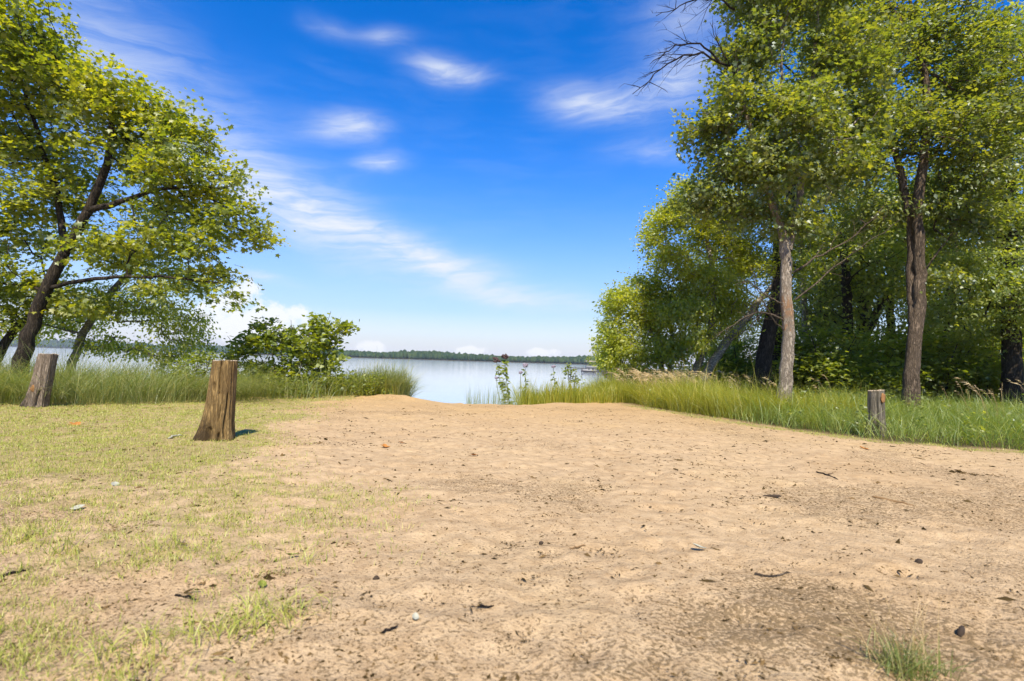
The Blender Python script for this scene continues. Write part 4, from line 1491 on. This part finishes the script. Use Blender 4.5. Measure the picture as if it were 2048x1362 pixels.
def curl_leaf(label, px, py, size, m, rot, curl=.5, lobes=False, cat='leaf'):
    x, y = gnd(px, py)
    tv, tt = LEAF['maple' if lobes else 'heart']
    n, k = 7, 5
    V = []
    for i in range(n):
        u = i / (n - 1)
        w = .32 * math.sin(math.pi * min(1, u * .92 + .06)) ** .7 * (1 + (.55 * math.sin(u * 15) if lobes else 0))
        for j in range(k):
            s = j / (k - 1) * 2 - 1
            V.append((s * w, u - .5, curl * (s * s * .35 * w + .55 * (u - .5) ** 2) + .02 * math.sin(7 * u + 3 * s)))
    V = np.array(V) * size
    Q = [(i * k + j, i * k + j + 1, (i + 1) * k + j + 1, (i + 1) * k + j) for i in range(n - 1) for j in range(k - 1)]
    V2 = V + [0, 0, -.0012]
    G = Geo()
    G.add(V, Q)
    G.add(V2, [q[::-1] for q in Q])
    e = link('fallen_leaf', G.mesh('fallen_leaf'), m, None, (x, y, gz(x, y) + .012))
    e.rotation_euler = (.15, .2, rot)
    tag(e, label, cat)


def stick(name, label, pts_px, r, m, cat='twig', lift=.008, forks=0, seed=0):
    rg = np.random.default_rng(seed)
    g3 = []
    for px, py in pts_px:
        x, y = gnd(px, py)
        g3.append((x, y, gz(x, y) + lift))
    b = np.array(g3[0])
    P = np.array(g3) - b
    d = np.linspace(0, 1, len(P))
    q = np.linspace(0, 1, 10)
    S = np.stack([np.interp(q, d, P[:, k]) for k in range(3)], 1)
    S[1:-1] = (S[:-2] + 2 * S[1:-1] + S[2:]) / 4
    S += rg.normal(0, r * .5, S.shape)
    G = Geo()
    G.tube(S, r * np.array([.5, 1, 1.05, .95, 1, .9, .8, .8, .6, .3]), 6)
    for k in range(forks):
        i = 3 + 2 * k
        dr = rg.normal(0, 1, 3) * [1, 1, .2]
        dr /= np.linalg.norm(dr)
        G.tube([S[i], S[i] + dr * .05, S[i] + dr * .09], [r * .5, r * .4, r * .2], 4)
    tag(link(name, G.mesh(name), m, None, b), label, cat)


def chunk(name, label, px, py, dims, m, rot, cat):
    x, y = gnd(px, py)
    V, T = blob_template(int(px) % 7, 8, 5)
    G = Geo()
    G.add(V * np.array(dims) / 2, None, T)
    o = link(name, G.mesh(name, False), m, None, (x, y, gz(x, y) + dims[2] * .32))
    o.rotation_euler = (.1, -.12, rot)
    tag(o, label, cat)


def build_litter():
    chunk('bark_piece', 'black splinter of bark lying out on the bare sand', 1545, 991, (.17, .035, .03), M['bark_bit'], -.35, 'bark')
    chunk('bark_piece', 'dark upturned bark chip beside the blurred grass tuft', 1922, 1271, (.085, .03, .05), M['bark_bit'], .7, 'bark')
    stick('twig', 'long straight tan twig with a dark end, on the sand below the small stump', [(1745, 995), (1785, 1001), (1828, 1009)], .012, M['twig_brown'], forks=1, seed=1)
    stick('twig', 'thin wavy twig alone on the open sand', [(1508, 1150), (1530, 1154), (1555, 1154), (1584, 1149)], .006, M['twig'], seed=2)
    stick('twig', 'forked dark twig with a black tip, farther up the sand than the bark splinter', [(1630, 945), (1652, 951), (1676, 961)], .010, M['twig_dark'], forks=2, seed=3)
    stick('twig', 'short curved twig near the round dark cone', [(1140, 1095), (1155, 1090), (1172, 1086)], .006, M['twig_brown'], seed=4)
    stick('twig', 'small forked twig towards the bottom of the sand', [(960, 1222), (975, 1224), (988, 1221)], .005, M['twig_dark'], forks=1, seed=5)
    stick('twig', 'crooked dark twig between sand and turf near the bottom', [(345, 1195), (372, 1199), (398, 1206)], .006, M['twig_dark'], seed=6)
    stick('twig', 'straight twig at the outer edge of the turf', [(0, 1161), (30, 1153), (60, 1143)], .008, M['twig_dark'], seed=7)
    stick('twig', 'brown twig lying slantwise beside the pale upright leaf', [(765, 1277), (780, 1274), (796, 1266)], .006, M['twig_dark'], seed=8)
    stick('wood_scrap', 'bleached scrap of wood on the turf beside the tallest stump', [(336, 882), (350, 878), (365, 876)], .014, M['leaf_pale'], 'wood', .015, seed=9)
    curl_leaf('curled whitish leaf alone in the middle of the sand', 1398, 1101, .085, M['leaf_pale'], 1.0, .9)
    curl_leaf('whitish leaf standing on edge among dark crumbs', 830, 1250, .05, M['leaf_pale'], .2, 1.2)
    curl_leaf('fresh green leaf dropped where turf meets sand', 584, 1114, .07, M['leaf_green'], 2.2, .8)
    curl_leaf('olive leaf held up by sprigs of grass', 524, 1175, .065, M['leaf_green'], .5, .9)
    curl_leaf('rusty lobed leaf just past the turf edge', 770, 893, .15, M['leaf_orange'], .4, .8, True)
    curl_leaf('rusty lobed leaf out on the sand, nearer the water than its neighbour', 803, 888, .09, M['leaf_orange'], 1.4, .8, True)
    curl_leaf('orange lobed leaf lying farther out on the bare sand', 948, 914, .10, M['leaf_orange'], 2.0, .9, True)
    curl_leaf('orange lobed leaf on the sand below the small grey stump', 1728, 898, .17, M['leaf_orange'], .2, .8, True)
    curl_leaf('brown lobed leaf on the bright turf below the leaning stump', 150, 850, .20, M['leaf_orange'], .1, .9, True)
    curl_leaf('bleached leaf on the turf edge, higher of the two pale ones', 230, 979, .10, M['leaf_pale'], .7, .5)
    curl_leaf('bleached flat leaf on the turf edge, lower of the two pale ones', 155, 1021, .085, M['leaf_pale'], -.5, .4)
    chunk('pine_cone', 'round black cone on the sand near the middle', 1082, 1086, (.03, .03, .028), M['bark_bit'], 0, 'cone')
    chunk('pine_cone', 'dark cone on the sand a little nearer than the curled whitish leaf', 1838, 1125, (.05, .04, .035), M['bark_bit'], .5, 'cone')
    chunk('pine_cone', 'small brown cone close to the turf, lower down', 752, 1164, (.035, .03, .028), M['bark_bit'], .5, 'cone')
    chunk('stone', 'pale stone in the grass just past the leaning stump', 122, 800, (.22, .16, .14), M['stone'], .4, 'stone')
    chunk('stone', 'flat pale stone at the foot of the leaning stump', 42, 800, (.20, .12, .08), M['stone'], 1.0, 'stone')
    # uncountable crumbs of leaf and bark
    rg = np.random.default_rng(91)
    nc = 1000
    cy = 1.55 * (12 / 1.55) ** rg.random(nc)
    cx = rg.uniform(-1, 1, nc) * (1.2 + cy * 1.05)
    pw = .15 + sstep(.40, .65, fbm(cx + 5, cy, .8, 3)) * np.interp(cy, [1.5, 3.5, 6], [1.4, 1, .6])
    cnt = (rg.exponential(25, nc) * pw).astype(int) + 1
    cr = rg.uniform(.03, .16, nc) * np.interp(cy, [1.5, 8], [.8, 1.8])
    x = np.repeat(cx, cnt) + rg.normal(0, 1, cnt.sum()) * np.repeat(cr, cnt) * 1.6
    y = np.repeat(cy, cnt) + rg.normal(0, 1, cnt.sum()) * np.repeat(cr, cnt)
    n = 17000
    ys = 1.5 * (14 / 1.5) ** rg.random(n)
    x = np.concatenate([x, rg.uniform(-1, 1, n) * (1.2 + ys * 1.05)])
    y = np.concatenate([y, ys])
    k = (x < right_edge(y)) & (y > 1.4) & (shore_s(x, y) > 1)
    x, y = x[k], y[k]
    n = len(x)
    sz = np.exp(rg.normal(-5.25, .5, n)) * np.interp(y, [1.5, 9], [.8, 1.7])
    B = on_ground(x, y, .001)
    a = rg.uniform(0, 6.28, n)
    el = np.exp(rg.normal(.3, .4, n))
    u = np.stack([np.cos(a), np.sin(a), rg.normal(0, .15, n)], 1) * (sz * el)[:, None]
    v = np.stack([-np.sin(a), np.cos(a), rg.normal(0, .15, n)], 1) * (sz * .6)[:, None]
    w = np.array([0, 0, 1]) * (sz * rg.uniform(.25, .8, n))[:, None]
    V = np.stack([B - u, B + v * .8, B + u, B - v, B + w], 1).reshape(-1, 3)
    o = (np.arange(n) * 5)[:, None]
    T = np.concatenate([np.concatenate([o + i, o + (i + 1) % 4, o + 4], 1) for i in range(4)])
    tag(link('debris', make_mesh('debris', V, [T]), M['crumb']), 'dark crumbs of leaf, bark and soil strewn over the sand', 'debris', kind='stuff')
    # out-of-focus tuft close by
    x0, y0 = gnd(1815, 1345)
    G = Geo()
    k = 260
    bx, by = x0 + rg.normal(0, .06, k), y0 + rg.normal(0, .04, k)
    G.add(*blades(on_ground(bx, by), rg.uniform(.07, .2, k), rg.normal(0, .55, (k, 2)), np.full(k, .0045), 3, rg))
    e = empty('grass_tuft', (0, 0, 0))
    tag(e, 'blurred tuft of dry grass closest to the camera', 'grass')
    link('blades', G.mesh('blades', False), M['bank'], e)
    G = Geo()
    k = 44
    bx, by = x0 + rg.normal(0, .05, k), y0 + rg.normal(0, .03, k)
    G.add(*blades(on_ground(bx, by), rg.uniform(.25, .42, k), np.stack([rg.normal(-.15, .35, k), rg.normal(0, .25, k)], 1), np.full(k, .003), 5, rg))
    link('seed_stalks', G.mesh('seed_stalks', False), M['panicle'], e)


build_litter()


# ------------------------------------------------------------------ air
def haze():
    m, g = mat('thin_haze')
    v = g.new('ShaderNodeVolumePrincipled')
    v.inputs['Color'].default_value = (.80, .88, 1, 1)
    v.inputs['Density'].default_value = .00012
    o = g.new('ShaderNodeOutputMaterial')
    m.node_tree.links.new(v.outputs[0], o.inputs['Volume'])
    G = Geo()
    G.box((-2640, -45, -5), (2640, 2640, 42))
    tag(link('haze', G.mesh('haze', False), m), 'thin summer haze over the lake', 'haze', kind='stuff')


haze()
